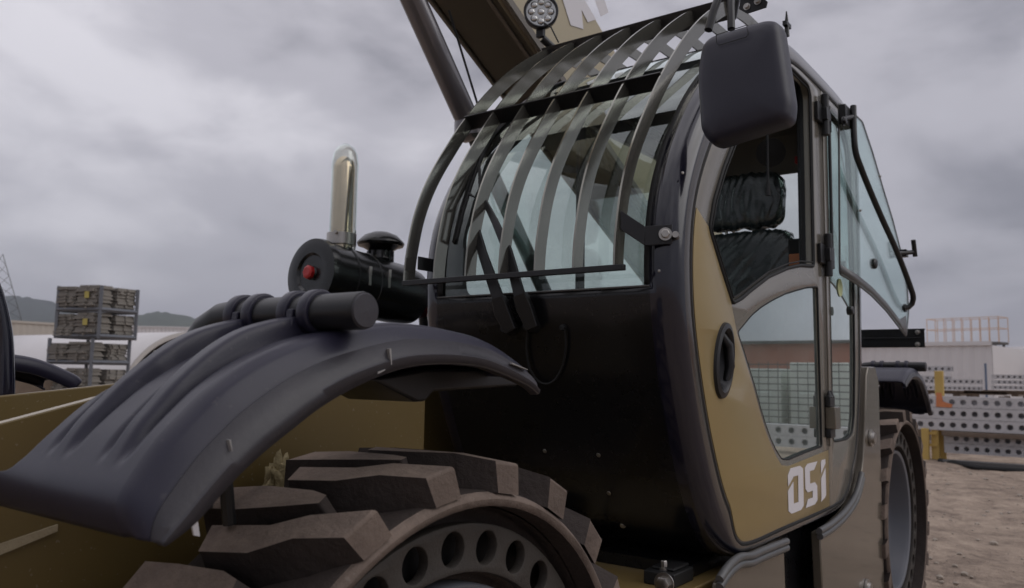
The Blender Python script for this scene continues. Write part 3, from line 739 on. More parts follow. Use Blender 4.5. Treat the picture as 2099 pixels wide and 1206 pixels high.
# ---------------------------------------------------------------- boom and lift cylinder
def boomz(x): return 3.266-.508*(x-3.434)
bd = Vector((-1, 0, .508)).normalized(); bn = Vector((bd.z, 0, -bd.x)) # up-normal of the boom
bn = Vector((.508, 0, 1)).normalized()
ba = Vector((6.6, 0, boomz(6.6)))
def boomsec(base, y0, y1, h, length, ch=.04):
    pts = [(y0, ch), (y0, h-ch), (y0+ch, h), (y1-ch, h), (y1, h-ch), (y1, ch), (y1-ch, 0), (y0+ch, 0)]
    return [[base+bd*s+bn*b+Vector((0, a, 0)) for a, b in pts] for s in (0, length)]
bo_ = MB(); r = boomsec(ba, 2.40, 2.82, .66, 4.6); bo_.grid(r, close=True); bo_.add(r[0], [tuple(range(8))]); bo_.add(r[1], [tuple(reversed(range(8)))])
me = bo_.mesh()
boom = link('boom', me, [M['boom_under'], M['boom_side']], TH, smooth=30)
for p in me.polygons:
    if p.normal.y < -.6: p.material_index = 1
r2 = MB()
ribs = boomsec(ba+bn*.0, 2.395, 2.425, .055, 4.6, .006); r2.grid(ribs, close=True)
ribs = boomsec(ba-bn*.012, 2.79, 2.82, .05, 4.6, .006); r2.grid(ribs, close=True)
ribs = boomsec(ba-bn*.008, 2.47, 2.50, .02, 4.6, .004); r2.grid(ribs, close=True)
r2.outs('boom_flange', M['taupe_dark'], boom, smooth=30)
r3 = MB(); inr = boomsec(ba+bd*4.5+bn*.05, 2.46, 2.76, .54, 2.2); r3.grid(inr, close=True); r3.add(inr[1], [tuple(range(8))]); r3.out('boom_extension', M['boom_side'], boom, smooth=30)
# white marks on the boom's side
def on_boom(u, v): return at(u, v, Y=2.396)
for poly in ([(1141, -40), (1175, -40), (1222, 40), (1205, 46), (1192, 20), (1196, 60), (1170, 52)], [(1205, -40), (1225, -40), (1248, 26), (1232, 34)], [(1166, -60), (1200, -60), (1205, 2), (1180, -10)]):
    v_ = [on_boom(u, v) for u, v in poly]; n = len(v_)
    raw_ = raw(v_+[p+Vector((0, .0015, 0)) for p in v_], [tuple(range(n)), tuple(reversed(range(n, 2*n)))]+[(i, (i+1) % n, n+(i+1) % n, n+i) for i in range(n)])
    link('boom_marking', raw_, M['white'], boom, smooth=0)
MB().box((5.7, 2.30, 1.2), (6.7, 2.95, 2.35)).out('boom_pivot', M['black_satin'], TH, bevel=.05)
cy = MB()
c0 = at(955, 240, Y=2.62); c1 = at(838, -20, Y=2.62); dd = (c1-c0).normalized()
cy.tube([c0-dd*.02, c0+dd*2.2], .062, 24)
cyo = cy.out('lift_cylinder', M['cyl'], TH, smooth=50)
cb = MB(); cb.lathe([(-.055, 0), (-.055, .05), (-.045, .075), (.045, .075), (.055, .05), (.055, 0)], c0-dd*.06, (0, 1, 0), 28); cb.tube([c0-dd*.12+Vector((-.05, 0, 0)), c0-dd*.02], [.08, .07], 20)
cb.out('cylinder_eye', M['cyl'], cyo, smooth=40)
MB().tube([c0+Vector((.10, -.02, .03)), c1+Vector((.27, -.02, .0))], .006, 8).out('hydraulic_hose', M['rubber'], cyo, smooth=60)
MB().tube([c0-dd*.10, c0-dd*1.9], [.042, .042], 20).out('cylinder_rod', M['black_satin'], cyo, smooth=50)

# ---------------------------------------------------------------- exhaust and air filter
EY = 3.0
p = at(699, 515, Y=EY); t = at(702, 345, Y=EY)
ex = MB(); ex.tube([p-Vector((0, 0, .35)), p, Vector((p.x, p.y, t.z)), Vector((p.x+.006, p.y, t.z+.02)), Vector((p.x+.016, p.y-.0, t.z+.04))], [.054, .054, .054, .050, .040], 32)
exo = ex.out('exhaust_pipe', M['chrome'], TH, smooth=60)
MB().lathe([(0, .057), (0, .072), (.055, .072), (.055, .057)], p+Vector((0, 0, .03)), (0, 0, 1), 32).tube([p+Vector((-.06, -.03, .08)), p+Vector((-.085, -.05, .08))], .008, 8).out('exhaust_clamp', M['steel'], exo, smooth=40)
fl_ = MB()
zt = at(702, 294, Y=EY).z
prof = [(0, .062), (.02, .066), (t.z-p.z-.05, .064), (t.z-p.z+.02, .066), (zt-p.z-.05, .058), (zt-p.z-.02, .042), (zt-p.z, .015), (zt-p.z, 0)]
fl_.lathe(prof, p+Vector((.006, 0, 0)), (0, 0, 1), 28)
fo = fl_.out('plastic_wrap', M['film'], exo, smooth=60)
fc = at(640, 560, Y=EY); fr_ = .165
af = MB()
af.lathe([(-.012, 0), (-.012, .03), (-.004, .035), (-.004, .085), (-.016, .095), (-.018, .125), (-.010, fr_), (.012, fr_+.004), (.03, fr_+.004), (.034, fr_-.004), (.15, fr_-.004), (.152, fr_+.002), (.165, fr_+.002), (.167, fr_-.004), (.30, fr_-.004), (.302, fr_), (.315, fr_), (.317, fr_-.006), (.58, fr_-.008), (.66, fr_-.02), (.70, .09), (.80, .085)], fc, (1, 0, -.085), 56)
afo = af.out('air_filter', M['hood'], TH, smooth=30)
MB().lathe([(-.012, 0), (-.035, 0), (-.036, .022), (-.03, .033), (-.012, .033)], fc, (1, 0, -.085), 8).out('filter_knob', M['red'], afo, smooth=30, bevel=.003)
clm = MB()
for k in (.22, .35):
    a = radians(-140); q = fc+Vector((k, -cos(radians(25))*fr_*1.0, sin(radians(-5))*fr_))
    clm.box((-.008, -.012, -.03), (.008, .004, .05), Matrix.Translation(q)); clm.tube([q+Vector((0, -.012, .02)), q+Vector((0, -.012, .06))], .008, 8); clm.box((-.03, -.006, -.004), (.03, 0, .004), Matrix.Translation(q))
clm.outs('filter_clip', M['steel'], afo, per=3, bevel=.001)
cc = at(779, 545, Y=EY); 
rc = MB(); rc.lathe([(-.10, .062), (.02, .062), (.035, .068), (.05, .062), (.075, .060)], cc, (0, 0, 1), 32)
for k in range(10):
    a = 2*pi*k/10; rc.box((-.005, .055, -.02), (.005, .070, .075), Matrix.Translation(cc) @ Matrix.Rotation(a, 4, 'Z'))
ct = at(779, 503, Y=EY).z-cc.z
rc.lathe([(ct-.035, .055), (ct-.008, .10), (ct-.006, .116), (ct+.008, .122), (ct+.016, .120), (ct+.05, .085), (ct+.066, .045), (ct+.072, 0)], cc, (0, 0, 1), 48)
rc.out('rain_cap', M['hood'], afo, smooth=35)
MB().lathe([(.72, .086), (.74, .10), (.77, .098)], fc, (1, 0, -.085), 40).out('filter_outlet', mat('dull_red_clamp', (.22, .02, .02), .5), afo, smooth=40)
MB().tube([fc+Vector((.7, 0, -.02)), fc+Vector((.9, .05, -.1)), fc+Vector((1.0, .1, -.4))], .08, 20).out('intake_hose', M['rubber'], afo, smooth=60)

# engine cover on the machine's right, carrying filter and exhaust
MB().prism([(2.35, .75), (5.2, .75), (5.2, 1.62), (2.9, 1.72), (2.4, 1.60)], 'Y', 2.72, 3.35).out('engine_cover', M['black_front'], TH, bevel=.03)

# ---------------------------------------------------------------- chassis
ch = MB()
def sideplate(y, top):
    bot = [(5.9, .50), (0.25, .50)]
    ch.prism(top+bot, 'Y', y, y+.02)
sideplate(1.55, [(.15, 1.30)]+[(lambda p: (p.x, p.z))(at(u, v, Y=1.55)) for u, v in ((0, 868), (200, 815))]+[(1.05, 1.50), (1.68, 1.50), (1.70, 1.48), (1.70, .83), (5.9, .83)])
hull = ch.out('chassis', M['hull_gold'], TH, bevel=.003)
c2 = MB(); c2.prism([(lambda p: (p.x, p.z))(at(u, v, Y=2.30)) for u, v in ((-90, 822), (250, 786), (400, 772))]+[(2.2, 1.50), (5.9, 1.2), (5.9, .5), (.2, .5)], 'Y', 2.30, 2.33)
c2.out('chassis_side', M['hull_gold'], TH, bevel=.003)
c2 = MB(); a0 = at(0, 868, Y=1.555); a1 = at(200, 815, Y=1.555); a2 = Vector((1.05, 1.555, 1.505))
c2.tube([a0+(a0-a1)*.8, a0, a1, a2], .0035, 6); c2.out('bare_plate_edge', mat('bare_bright_edge', (.55, .5, .42), .4), TH)
MB().box((.0, 1.57, .50), (1.7, 2.30, 1.10)).out('chassis_floor', M['hull_gold'], TH)
# loose primer streak on the plate front and a lower seam
st_ = MB(); q0 = at(0, 1120, Y=1.54); q1 = at(120, 1083, Y=1.54)
st_.prism([(q0.x-.1, q0.z-.045), (q1.x, q1.z-.006), (q1.x, q1.z+.006), (q0.x-.1, q0.z-.02)], 'Y', 1.543, 1.549); st_.out('weld_seam', mat('raw_primer', (.33, .27, .17), .7, bump=.5), TH)
# platform under the cab with rubber mounts
pf = MB(); pf.prism([(2.30, .812), (2.28, .80), (2.28, .74), (2.40, .70), (3.2, .70), (3.2, .83), (2.33, .83)], 'Y', 1.10, 2.3)
pf.out('cab_platform', M['gold'], TH, bevel=.006)
MB().box((2.62, 1.16, .831), (4.4, 2.0, .872)).out('cab_skirt', M['black_front'], TH)
MB().box((3.2, 1.14, .45), (5.2, 2.2, .82)).out('turret_base', M['black_front'], TH)
MB().box((2.30, 1.14, .45), (2.9, 1.95, .70)).out('platform_underframe', M['black_front'], TH)
mt = MB()
for y in (1.20, 1.72):
    mt.box((2.45, y-.055, .83), (2.60, y+.055, .875)); mt.box((2.48, y-.04, .875), (2.60, y+.04, .885))
mt.outs('cab_mount', M['rubber'], TH, per=2, bevel=.006)
mt = MB()
bolt(mt, (2.49, 1.20, .875), (0, 0, 1), .011, .03); mt.out('mount_bolt', M['steel'], TH)
mt = MB(); q = at(1362, 1196, X=2.278); bolt(mt, q, (-1, 0, 0), .022, .02); mt.out('frame_bolt', M['steel'], TH)
# body side panels
sp1 = [(2.555, .35), (2.545, .80)]+[(lambda p: (p.x, p.z))(at(u, v, Y=1.045)) for u, v in ((1472, 1196), (1490, 1172), (1512, 1155), (1535, 1152), (1560, 1141), (1607, 1122))]+[(3.255, .35)]
o1 = MB().prism(sp1, 'Y', 1.045, 1.065).out('lower_panel', M['taupe_dark'], TH, bevel=.004)
sp2p = [(1676, 1092), (1700, 1078), (1728, 1052), (1750, 1018), (1762, 975), (1766, 940), (1770, 860), (1772, 770), (1776, 752), (1790, 752)]
sp2 = [(3.69, .2)]+[(lambda p: (p.x, p.z))(at(u, v, Y=1.03)) for u, v in sp2p]+[(4.80, 1.50), (4.79, .2)]
o2 = MB().prism(sp2, 'Y', 1.02, 1.06).out('rear_side_panel', M['taupe_dark'], TH, bevel=.006)
MB().box((4.775, 1.06, .3), (4.80, 1.5, 1.52)).out('panel_return', M['black_satin'], o2)
tr_ = MB(); pts = [at(u, v, Y=1.04) for u, v in ((1470, 1195), (1490, 1166), (1512, 1149), (1535, 1146), (1560, 1135), (1608, 1116))]
for o_ in (.012, -.012):
    tr_.tube([Vector((p.x, 1.032, p.z+o_)) for p in spline(pts, 24)], .014, 10)
tr_.out('edge_trim', M['rubber_grey'], o1, smooth=60)
tr_ = MB(); pts = [at(u, v, Y=1.03) for u, v in ((1674, 1094), (1700, 1078), (1728, 1052), (1750, 1018), (1762, 975))]
for o_ in (.012, -.012):
    tr_.tube([Vector((p.x-o_*.5, 1.018, p.z+o_)) for p in spline(pts, 24)], .014, 10)
tr_.out('edge_trim', M['rubber_grey'], o2, smooth=60)
pb = MB()
for u, v in ((1784, 898), (1776, 1206)):
    q = at(u, v, Y=1.018); pb.lathe([(0, 0), (0, .044), (.010, .044), (.012, .030), (.024, .028), (.026, 0)], q, (0, -1, 0), 24)
pb.outs('panel_lock', M['steel'], o2, smooth=40)
MB().box((3.255, 1.12, .3), (3.69, 1.2, .86)).out('step_recess', M['black_front'], TH)
# black light bar at the rear
q0 = at(1770, 676, X=6.1); q1 = at(1896, 712, X=6.1)
rbm = MB(); rbm.box((6.1, q1.y, q1.z), (6.104, 1.9, q0.z)); rbm.box((6.10, q1.y, q0.z-.006), (6.14, 1.9, q0.z)); rbm.box((6.10, q1.y, q1.z), (6.14, 1.9, q1.z+.006)); rbm.box((6.094, q1.y+.03, (q0.z+q1.z)/2-.004), (6.1, 1.9, (q0.z+q1.z)/2+.004))
rb = rbm.out('rear_crossbar', M['black_satin'], TH, bevel=.002)
MB().box((6.104, 1.5, 1.0), (6.2, 1.9, 1.9)).out('crossbar_post', M['black_satin'], TH)
bb = MB()
for v in (681, 706): bolt(bb, at(1881, v, X=6.098), (-1, 0, 0), .012, .01)
bb.outs('crossbar_bolt', M['steel'], rb, per=2)
MB().box((4.85, 1.45, .5), (6.3, 2.3, 1.2)).out('rear_chassis', M['black_satin'], TH, bevel=.02)

# ---------------------------------------------------------------- wheels
RT = .67; WT = .40
def wheel(cx, yo, name, sgn=1, phase=0.0, zc=RT):
    """yo: outer face, sgn=+1 tyre runs towards +Y"""
    Yf = lambda d: yo+sgn*d
    def cylp(th, y, r): t = radians(th); return Vector((cx+r*sin(t), Yf(y), zc+r*cos(t)))
    tb = MB()
    tb.lathe([(.13, .40), (.115, .425), (.084, .437)], (cx, yo, zc), (0, sgn, 0), 72)
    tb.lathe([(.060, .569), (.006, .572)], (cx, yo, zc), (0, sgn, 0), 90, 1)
    tb.lathe([(.006, .572), (.0, .580), (.0, .586), (.004, .594), (.016, .599)], (cx, yo, zc), (0, sgn, 0), 90)
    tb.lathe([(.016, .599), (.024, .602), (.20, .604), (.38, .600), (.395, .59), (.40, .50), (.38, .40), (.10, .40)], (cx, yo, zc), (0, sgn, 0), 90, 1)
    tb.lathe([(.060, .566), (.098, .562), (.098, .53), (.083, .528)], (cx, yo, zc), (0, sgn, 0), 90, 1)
    rng = random.Random(4)
    def lug(front_, back_, k):
        n = len(front_); th0 = 18*k+phase
        def J(a): return a*(1+rng.uniform(-.01, .01))
        top = []; bot = []
        for (y, a) in front_+back_[::-1]:
            dr = -.010 if y in (0.0, WT) else 0
            top.append((y, a+th0, RT+dr+rng.uniform(-.002, .001)))
        cy_ = sum(p[0] for p in top)/len(top); ca = sum(p[1] for p in top)/len(top)
        for (y, a, r) in top:
            e_ = 1.17; yy = y+(y-cy_)*.05 if 0.01 < y < WT-.01 else y
            bot.append((yy, ca+(a-ca)*1.0+(1.6 if a > ca+0 and True else -1.6)*1.0, .598))
        # sub-divide the outline so that small dents can be added
        vs_ = [cylp(a, y, r) for y, a, r in top]+[cylp(a, y, r) for y, a, r in bot]
        m_ = len(top)
        fs = [(i, (i+1) % m_, m_+(i+1) % m_, m_+i) for i in range(m_)]
        h = n
        for i in range(h-1): fs.append((i, i+1, m_-2-i, m_-1-i))
        nf_ = len(fs)-(h-1)
        tb.add(vs_, [f for i, f in enumerate(fs) if i >= m_ or i == m_-1]); tb.add(vs_, [f for i, f in enumerate(fs) if i < m_-1], 1)  # lug flanks take the rubber with shade in its colour
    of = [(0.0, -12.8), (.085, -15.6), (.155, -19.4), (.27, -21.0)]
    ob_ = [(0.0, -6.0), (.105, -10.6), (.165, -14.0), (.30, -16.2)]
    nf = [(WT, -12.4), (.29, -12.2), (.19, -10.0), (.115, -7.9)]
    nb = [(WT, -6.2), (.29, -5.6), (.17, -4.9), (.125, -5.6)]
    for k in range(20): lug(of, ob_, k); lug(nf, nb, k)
    w = tb.out(name, [M['tyre'], M['tyre_groove_shade']], TH, smooth=25, bevel=.011, bseg=3)
    # side ring with lightening holes
    holes = [circle((cx+.485*sin(radians(12.857*k+.2)), zc+.485*cos(radians(12.857*k+.2))), .0345, 18) for k in range(28)]
    ring = plate(circle((cx, zc), .533, 90), [circle((cx, zc), .436, 72)]+holes, 'Y', min(Yf(.056), Yf(.082)), max(Yf(.056), Yf(.082)), .004)
    link('tyre_sidewall', ring, M['tyre_side'], w, smooth=30)
    MB().lathe([(.11, .43), (.11, .57)], (cx, yo, zc), (0, sgn, 0), 60).out('sidewall_core', M['rubber'], w)
    rm = MB(); rm.lathe([(.12, .412), (.080, .412), (.068, .409), (.070, .402), (.075, .392), (.10, .384), (.17, .376), (.20, .362), (.215, .352), (.235, .345), (.25, .33), (.25, .22), (.24, .17), (.19, .16), (.185, 0)], (cx, yo, zc), (0, sgn, 0), 72)
    rmo = rm.out('rim', M['rim'], w, smooth=35)
    bt = MB()
    for k in range(10):
        a = 2*pi*k/10; bolt(bt, (cx+.27*sin(a), Yf(.248), zc+.27*cos(a)), (0, -sgn, 0), .016, .03)
    bt.outs('wheel_nut', M['steel'], w, per=2)
    return w
w1 = wheel(1.25, 1.00, 'front_wheel', 1, 0.0)
tagp(w1, 'dusty chunky front tyre with bored sidewall, nearest the camera')
w2 = wheel(5.42, 1.00, 'rear_wheel', 1, 3.0)
wheel(1.25, 3.20, 'front_wheel', -1, 5.0)
MB().tube([(1.25, 1.3, .67), (1.25, 3.0, .67)], .12).box((1.0, 1.6, .5), (1.5, 2.9, .9)).tube([(5.42, 1.3, .67), (5.42, 3.0, .67)], .12).out('axle', M['black_satin'], TH)
MB().prism([(5.2, .5), (5.2, 1.2), (5.4, 1.3), (5.7, .5)], 'Y', 1.4, 1.46).out('axle_bracket', M['black_satin'], TH)

# ---------------------------------------------------------------- fenders
ridge = [(1.408, 1.498), (1.378, 1.520), (1.262, 1.566), (1.155, 1.582), (1.060, 1.586), (.985, 1.583), (.885, 1.564), (.797, 1.542), (.725, 1.512), (.668, 1.477), (.630, 1.444), (.594, 1.407), (.563, 1.364), (.549, 1.340), (.546, 1.320), (.550, 1.303), (.556, 1.290)]
lower = [(1.412, 1.462), (1.365, 1.483), (1.24, 1.513), (1.152, 1.520), (1.071, 1.518), (.998, 1.509), (.91, 1.484), (.831, 1.45), (.775, 1.417), (.730, 1.389), (.695, 1.364), (.672, 1.345), (.650, 1.325), (.622, 1.300), (.585, 1.279)]
NR = 150
rs = spline([(a, b, 0) for a, b in ridge], NR); ls = spline([(a, b, 0) for a, b in lower], NR)
def lerp_table(t, x):
    if x <= t[0][0]: return t[0][1]
    for (a, p), (b, q) in zip(t, t[1:]):
        if x <= b: return p+(q-p)*(x-a)/(b-a)
    return t[-1][1]
def smooth01(x): x = max(0, min(1, x)); return x*x*(3-2*x)
def fender(name, ox=0, sx=1, ya=.975, sy=1, parent=TH):
    """ox, sx: place and mirror along X; ya outer edge, sy direction of width"""
    X_ = lambda x: (x-1.25)*sx+1.25+ox
    rows_ = []
    for i in range(NR):
        r, l = Vector((rs[i].x, rs[i].y)), Vector((ls[i].x, ls[i].y))
        c = Vector((1.25, .67)); t = (rs[min(i+1, NR-1)]-rs[max(i-1, 0)]); t = Vector((t.x, t.y)).normalized(); n_ = Vector((t.y, -t.x))
        if n_.dot(r-c) < 0: n_ = -n_
        row = []
        Wd = lerp_table([(.549, .385), (.563, .362), (.594, .338), (.63, .328), (.668, .298), (.725, .276), (.797, .280), (.885, .300)], r.x)
        if r.x < .8 and r.y < 1.345: Wd = .385+.10*smooth01((1.345-r.y)/.02)
        # outer flange, from its lower lip up over the rounded shoulder
        lip = l
        row.append((lip-n_*.0+(l-r)*.0, .012)); row.append((lip, -.004))
        row.append((lip.lerp(r, .22), -.006)); row.append((lip.lerp(r, .27), -.001)); row.append((lip.lerp(r, .62), .002)); row.append((lip.lerp(r, .68), .007))
        row.append((lip.lerp(r, .88), .013)); row.append((r-n_*.003, .024)); row.append((r, .040))
        s = i/(NR-1)
        # two raised ribs that fade in from the front and end at the tube
        f_in = smooth01((r.x-.565)/.05) if r.y > 1.33 else 0
        f_out = smooth01((.885-r.x)/.02)
        grow = .006+.023*smooth01((r.x-.59)/.20)
        for k in range(1, 141):
            y = .040+(Wd-.06)*k/140
            h = 0
            fx = smooth01((r.x-.58)/.32)
            for yc in (.110+.006*fx, lerp_table([(.58, .256), (.70, .240), (.80, .243), (.88, .258)], r.x)):
                w_ = .021+.007*smooth01((r.x-.6)/.3)
                d = abs(y-yc)
                h += grow*f_in*f_out*(1-smooth01((d-w_*.55)/(w_*.32)))
                g_ = abs(y-yc+.026)/.009; g2_ = abs(y-yc-.026)/.007
                h -= .024*f_in*f_out*(math.exp(-g_*g_)+.8*math.exp(-g2_*g2_))*(1-.8*smooth01((r.x-.62)/.25))
            row.append((r+n_*h, y))
        row.append((r-n_*.004, Wd-.012)); row.append((r-n_*.012, Wd-.003)); row.append((r-n_*.05, Wd))
        rows_.append([(X_(q.x), ya+sy*y, q.y) for q, y in row])
    mb = MB(); mb.grid(rows_)
    fo = mb.out(name, M['plastic'], parent, smooth=50, solid=.006)
    # closed front end
    last = rows_[-1]
    e_ = MB(); ps = [Vector(p) for p in last[8:]]; 
    low = [Vector((p.x+.030*sx, p.y, p.z-.004)) for p in ps]
    e_.grid([ps, low])
    e_.out('fender_lip', M['plastic'], fo, smooth=50, solid=.006)
    # scuffed rim along the outer edge
    ed = MB(); ed.grid([[Vector(rows_[i][j])+Vector((0, -.0045*sy, 0)) for j in (1, 2, 3, 4)] for i in range(0, NR)])
    ed.out('fender_edge', M['plastic_edge'], fo, smooth=50, solid=.003)
    MB().tube([Vector(rows_[i][1])+Vector((0, -.003*sy, .001)) for i in range(0, int(NR*.52), 2)], .0026, 6).out('worn_lip', mat('worn_plastic_lip', (.16, .155, .15), .5), fo, smooth=60)
    ml = min(range(NR), key=lambda i: abs(rs[i].y-1.352) if rs[i].x < .8 else 9)
    MB().tube([Vector(p)+Vector((-.0005*sx, 0, .0005)) for p in rows_[ml][7:]], .0014, 6).out('mould_line', M['plastic_edge'], fo, smooth=60)
    return fo
def fender_tube(fo, ox, sx, ya, sy):
    px_, pz = (.889-1.25)*sx+1.25+ox, 1.598
    tb = MB(); tb.tube([(px_, ya-sy*.030, pz), (px_, ya-sy*.025, pz), (px_, ya+sy*.30, pz), (px_-.003*sx, ya+sy*.335, pz-.006), (px_-.008*sx, ya+sy*.367, pz-.026), (px_-.012*sx, ya+sy*.388, pz-.056), (px_-.016*sx, ya+sy*.395, pz-.10), (px_-.02*sx, ya+sy*.395, pz-.35)], [.0295, .0307, .0307, .034, .038, .041, .043, .043], 28)
    to = tb.out('fender_tube', M['black_satin'], fo, smooth=50)
    MB().lathe([(0, 0), (0, .0285), (-.003, .0265), (-.004, 0)], (px_, ya-sy*.0302, pz), (0, sy, 0), 28).out('tube_cap', M['plastic_edge'], fo, smooth=30)
    cm = MB()
    for y in (.112, .262):
        for d in (-.030, .022):
            cm.lathe([(-.012, .030), (-.012, .037), (-.008, .039), (.008, .039), (.012, .037), (.012, .030)], (px_, ya+sy*(y+d), pz), (0, 1, 0), 32)
        cm.prism([(px_-.036, pz+.005), (px_-.040, pz-.06), (px_+.040, pz-.06), (px_+.036, pz+.005)], 'Y', ya+sy*(y)-.008, ya+sy*(y)+.008)
        cm.prism([(px_-.042, pz-.012), (px_-.055, pz-.062), (px_-.02, pz-.06)], 'Y', ya+sy*y-.018, ya+sy*y+.018)
    cm.outs('tube_clamp', M['plastic'], fo, per=4, smooth=40, bevel=.002)
f1 = fender('front_fender'); fender_tube(f1, 0, 1, .975, 1)
tagp(f1, 'dark arched plastic mudguard over the near front wheel')
f2 = fender('rear_fender', 5.42-1.25, -1); fender_tube(f2, 5.42-1.25, -1, .975, 1)
f3 = fender('front_fender', .05, 1, 3.12, -1); f3.location += Vector((-.09, .0, -.042))
# dark stay under the front fender
wedge = [(lambda p: (p.x, p.z))(at(u, v, Y=1.20)) for u, v in ((690, 776), (780, 821), (800, 820), (818, 800), (990, 790), (1010, 778), (980, 756), (800, 756))]
MB().prism(wedge, 'Y', 1.10, 1.30).out('fender_bracket', M['black_satin'], TH, bevel=.006)
MB().tube([at(436, 940, Y=1.25), at(462, 975, Y=1.25), at(470, 1075, Y=1.25)], .012, 8).out('fender_stay', M['black_satin'], TH)
q = [at(u, v, Y=1.18) for u, v in ((388, 1045), (402, 1040), (410, 1100), (398, 1098))]
MB().add(q+[p+Vector((0, .004, 0)) for p in q], [(0, 1, 2, 3), (7, 6, 5, 4), (0, 4, 5, 1), (1, 5, 6, 2), (2, 6, 7, 3), (3, 7, 4, 0)]).out('pale_stay_plate', M['plastic_edge'] if False else M['white'], TH)
# pale scratches on the flange
def on_flange(u, v): return at(u, v, Y=.9625)
for a, b, w in (((800, 715), (803, 748), .0022), ((775, 765), (790, 758), .0016), ((472, 902), (476, 925), .0012), ((1050, 745), (1082, 758), .0014)):
    pa, pb2 = on_flange(*a), on_flange(*b); dd2 = (pb2-pa).normalized().cross(Vector((0, 1, 0)))*w
    qq = [pa-dd2, pa+dd2, pb2+dd2*.4, pb2-dd2*.4]
    MB().add(qq+[p+Vector((0, .008, 0)) for p in qq], [(0, 1, 2, 3), (7, 6, 5, 4), (0, 4, 5, 1), (1, 5, 6, 2), (2, 6, 7, 3), (3, 7, 4, 0)]).out('scratch', mat('scratched_plastic', (.3, .29, .28), .6), f1)
# torn yellow wrapping caught on the hull behind the tyre
bm_ = bmesh.new(); bmesh.ops.create_icosphere(bm_, subdivisions=4, radius=1)
cw = at(572, 985, Y=1.50)
for v_ in bm_.verts:
    p = v_.co.copy(); k = 1+.55*noise.noise(p*2.2)+.3*noise.noise(p*6); v_.co = Vector((p.x*.035*k, p.y*.012*k, p.z*.050*k))+cw
link('torn_wrapping', bm_mesh(bm_), mat('yellowed_wrapping', (.36, .29, .15), .6, bump=.8, bscale=60), TH, smooth=50)

# light guard arm on the far side, at the left edge of the view
q = [at(u, v, Y=2.5) for u, v in ((-40, 540), (-12, 600), (4, 680), (6, 760), (4, 830))]
MB().tube([p for p in spline(q, 20)], [.02+.012*k/19 for k in range(20)], 16).out('lamp_guard', M['black_gloss'], TH, smooth=60)
MB().box((0, 0, 0), (.16, .10, .05), Matrix.Translation(at(344, 748, Y=2.62))).out('step_box', M['taupe'], TH, bevel=.002)

# ================================================================ GROUND AND FAR THINGS
def ground_mat():
    m = mat('dirt_yard', (0.235, 0.185, 0.150), 0.95, 0, 0.15, 0.3, .35, bump=0.0)
    t = m.node_tree; b = t.nodes['Principled BSDF']
    tcn = t.nodes.new('ShaderNodeTexCoord')
    h = None
    for s, a in ((.6, .5), (3.0, .6), (14, .35), (60, .15)):
        n = t.nodes.new('ShaderNodeTexNoise'); t.links.new(tcn.outputs['Object'], n.inputs['Vector']); n.inputs['Scale'].default_value = s; n.inputs['Detail'].default_value = 6
        q = math_node('MULTIPLY', n.outputs[0], a, tree=t); h = q if h is None else math_node('ADD', h, q, tree=t)
    bp = t.nodes.new('ShaderNodeBump'); bp.inputs['Strength'].default_value = 1; bp.inputs['Distance'].default_value = .12
    t.links.new(h, bp.inputs['Height']); t.links.new(bp.outputs[0], b.inputs['Normal'])
    rp = t.nodes.new('ShaderNodeValToRGB'); t.links.new(math_node('DIVIDE', h, 1.6, tree=t), rp.inputs[0])
    rp.color_ramp.elements[0].position = .36; rp.color_ramp.elements[0].color = (.16, .122, .098, 1)
    rp.color_ramp.elements[1].position = .62; rp.color_ramp.elements[1].color = (.46, .365, .285, 1)
    t.links.new(rp.outputs[0], b.inputs['Base Color'])
    return m
gm = MB(); gm.add([(-4500, -4500, 0), (4500, -4500, 0), (4500, 4500, 0), (-4500, 4500, 0)], [(0, 1, 2, 3)])
g = gm.out('ground', ground_mat(), None, smooth=0); tagp(g, 'brown rutted dirt yard under everything', 'ground', kind='structure')
# real ruts near the machine on the right
gr = []
for i in range(90):
    r_ = []
    for j in range(60):
        x, y = 6+i*.22, -3+j*.16
        z = .03+.06*noise.noise(Vector((x*.5, y*1.3, 0)))+.03*noise.noise(Vector((x*2, y*3, 4)))
        edge = min(i, 89-i, j, 59-j)/6
        r_.append((x, y, -.05+(z+.05)*min(1, edge)))
    gr.append(r_)
o = MB().grid(gr).out('rutted_dirt', ground_mat(), None, smooth=80); tagp(o, 'churned dirt with wheel ruts right of the machine', 'dirt', kind='structure')

# loose stones on the dirt
rngs = random.Random(3); gvm = MB()
ico = bmesh.new(); bmesh.ops.create_icosphere(ico, subdivisions=1, radius=1); iv = [v.co.copy() for v in ico.verts]; ifc = [tuple(v.index for v in f.verts) for f in ico.faces]; ico.free()
for k in range(600):
    x = 6.2+rngs.random()**1.5*11; y = rngs.uniform(-1.5, 3.2) if x < 14 else rngs.uniform(-1, 4); r_ = rngs.choice((.008, .012, .018, .03))*rngs.uniform(.7, 1.3)
    z = .03+.06*noise.noise(Vector((x*.5, y*1.3, 0)))+.03*noise.noise(Vector((x*2, y*3, 4)))
    gvm.add([Vector((x+p.x*r_*rngs.uniform(.7, 1.3), y+p.y*r_*rngs.uniform(.7, 1.3), z+r_*.3+p.z*r_*.7)) for p in iv], ifc)
o = gvm.out('gravel', mat('loose_stone', (.36, .31, .26), .9, 0, .2, .4, 20), None, smooth=0); tagp(o, 'loose small stones scattered on the dirt', 'gravel', kind='stuff')

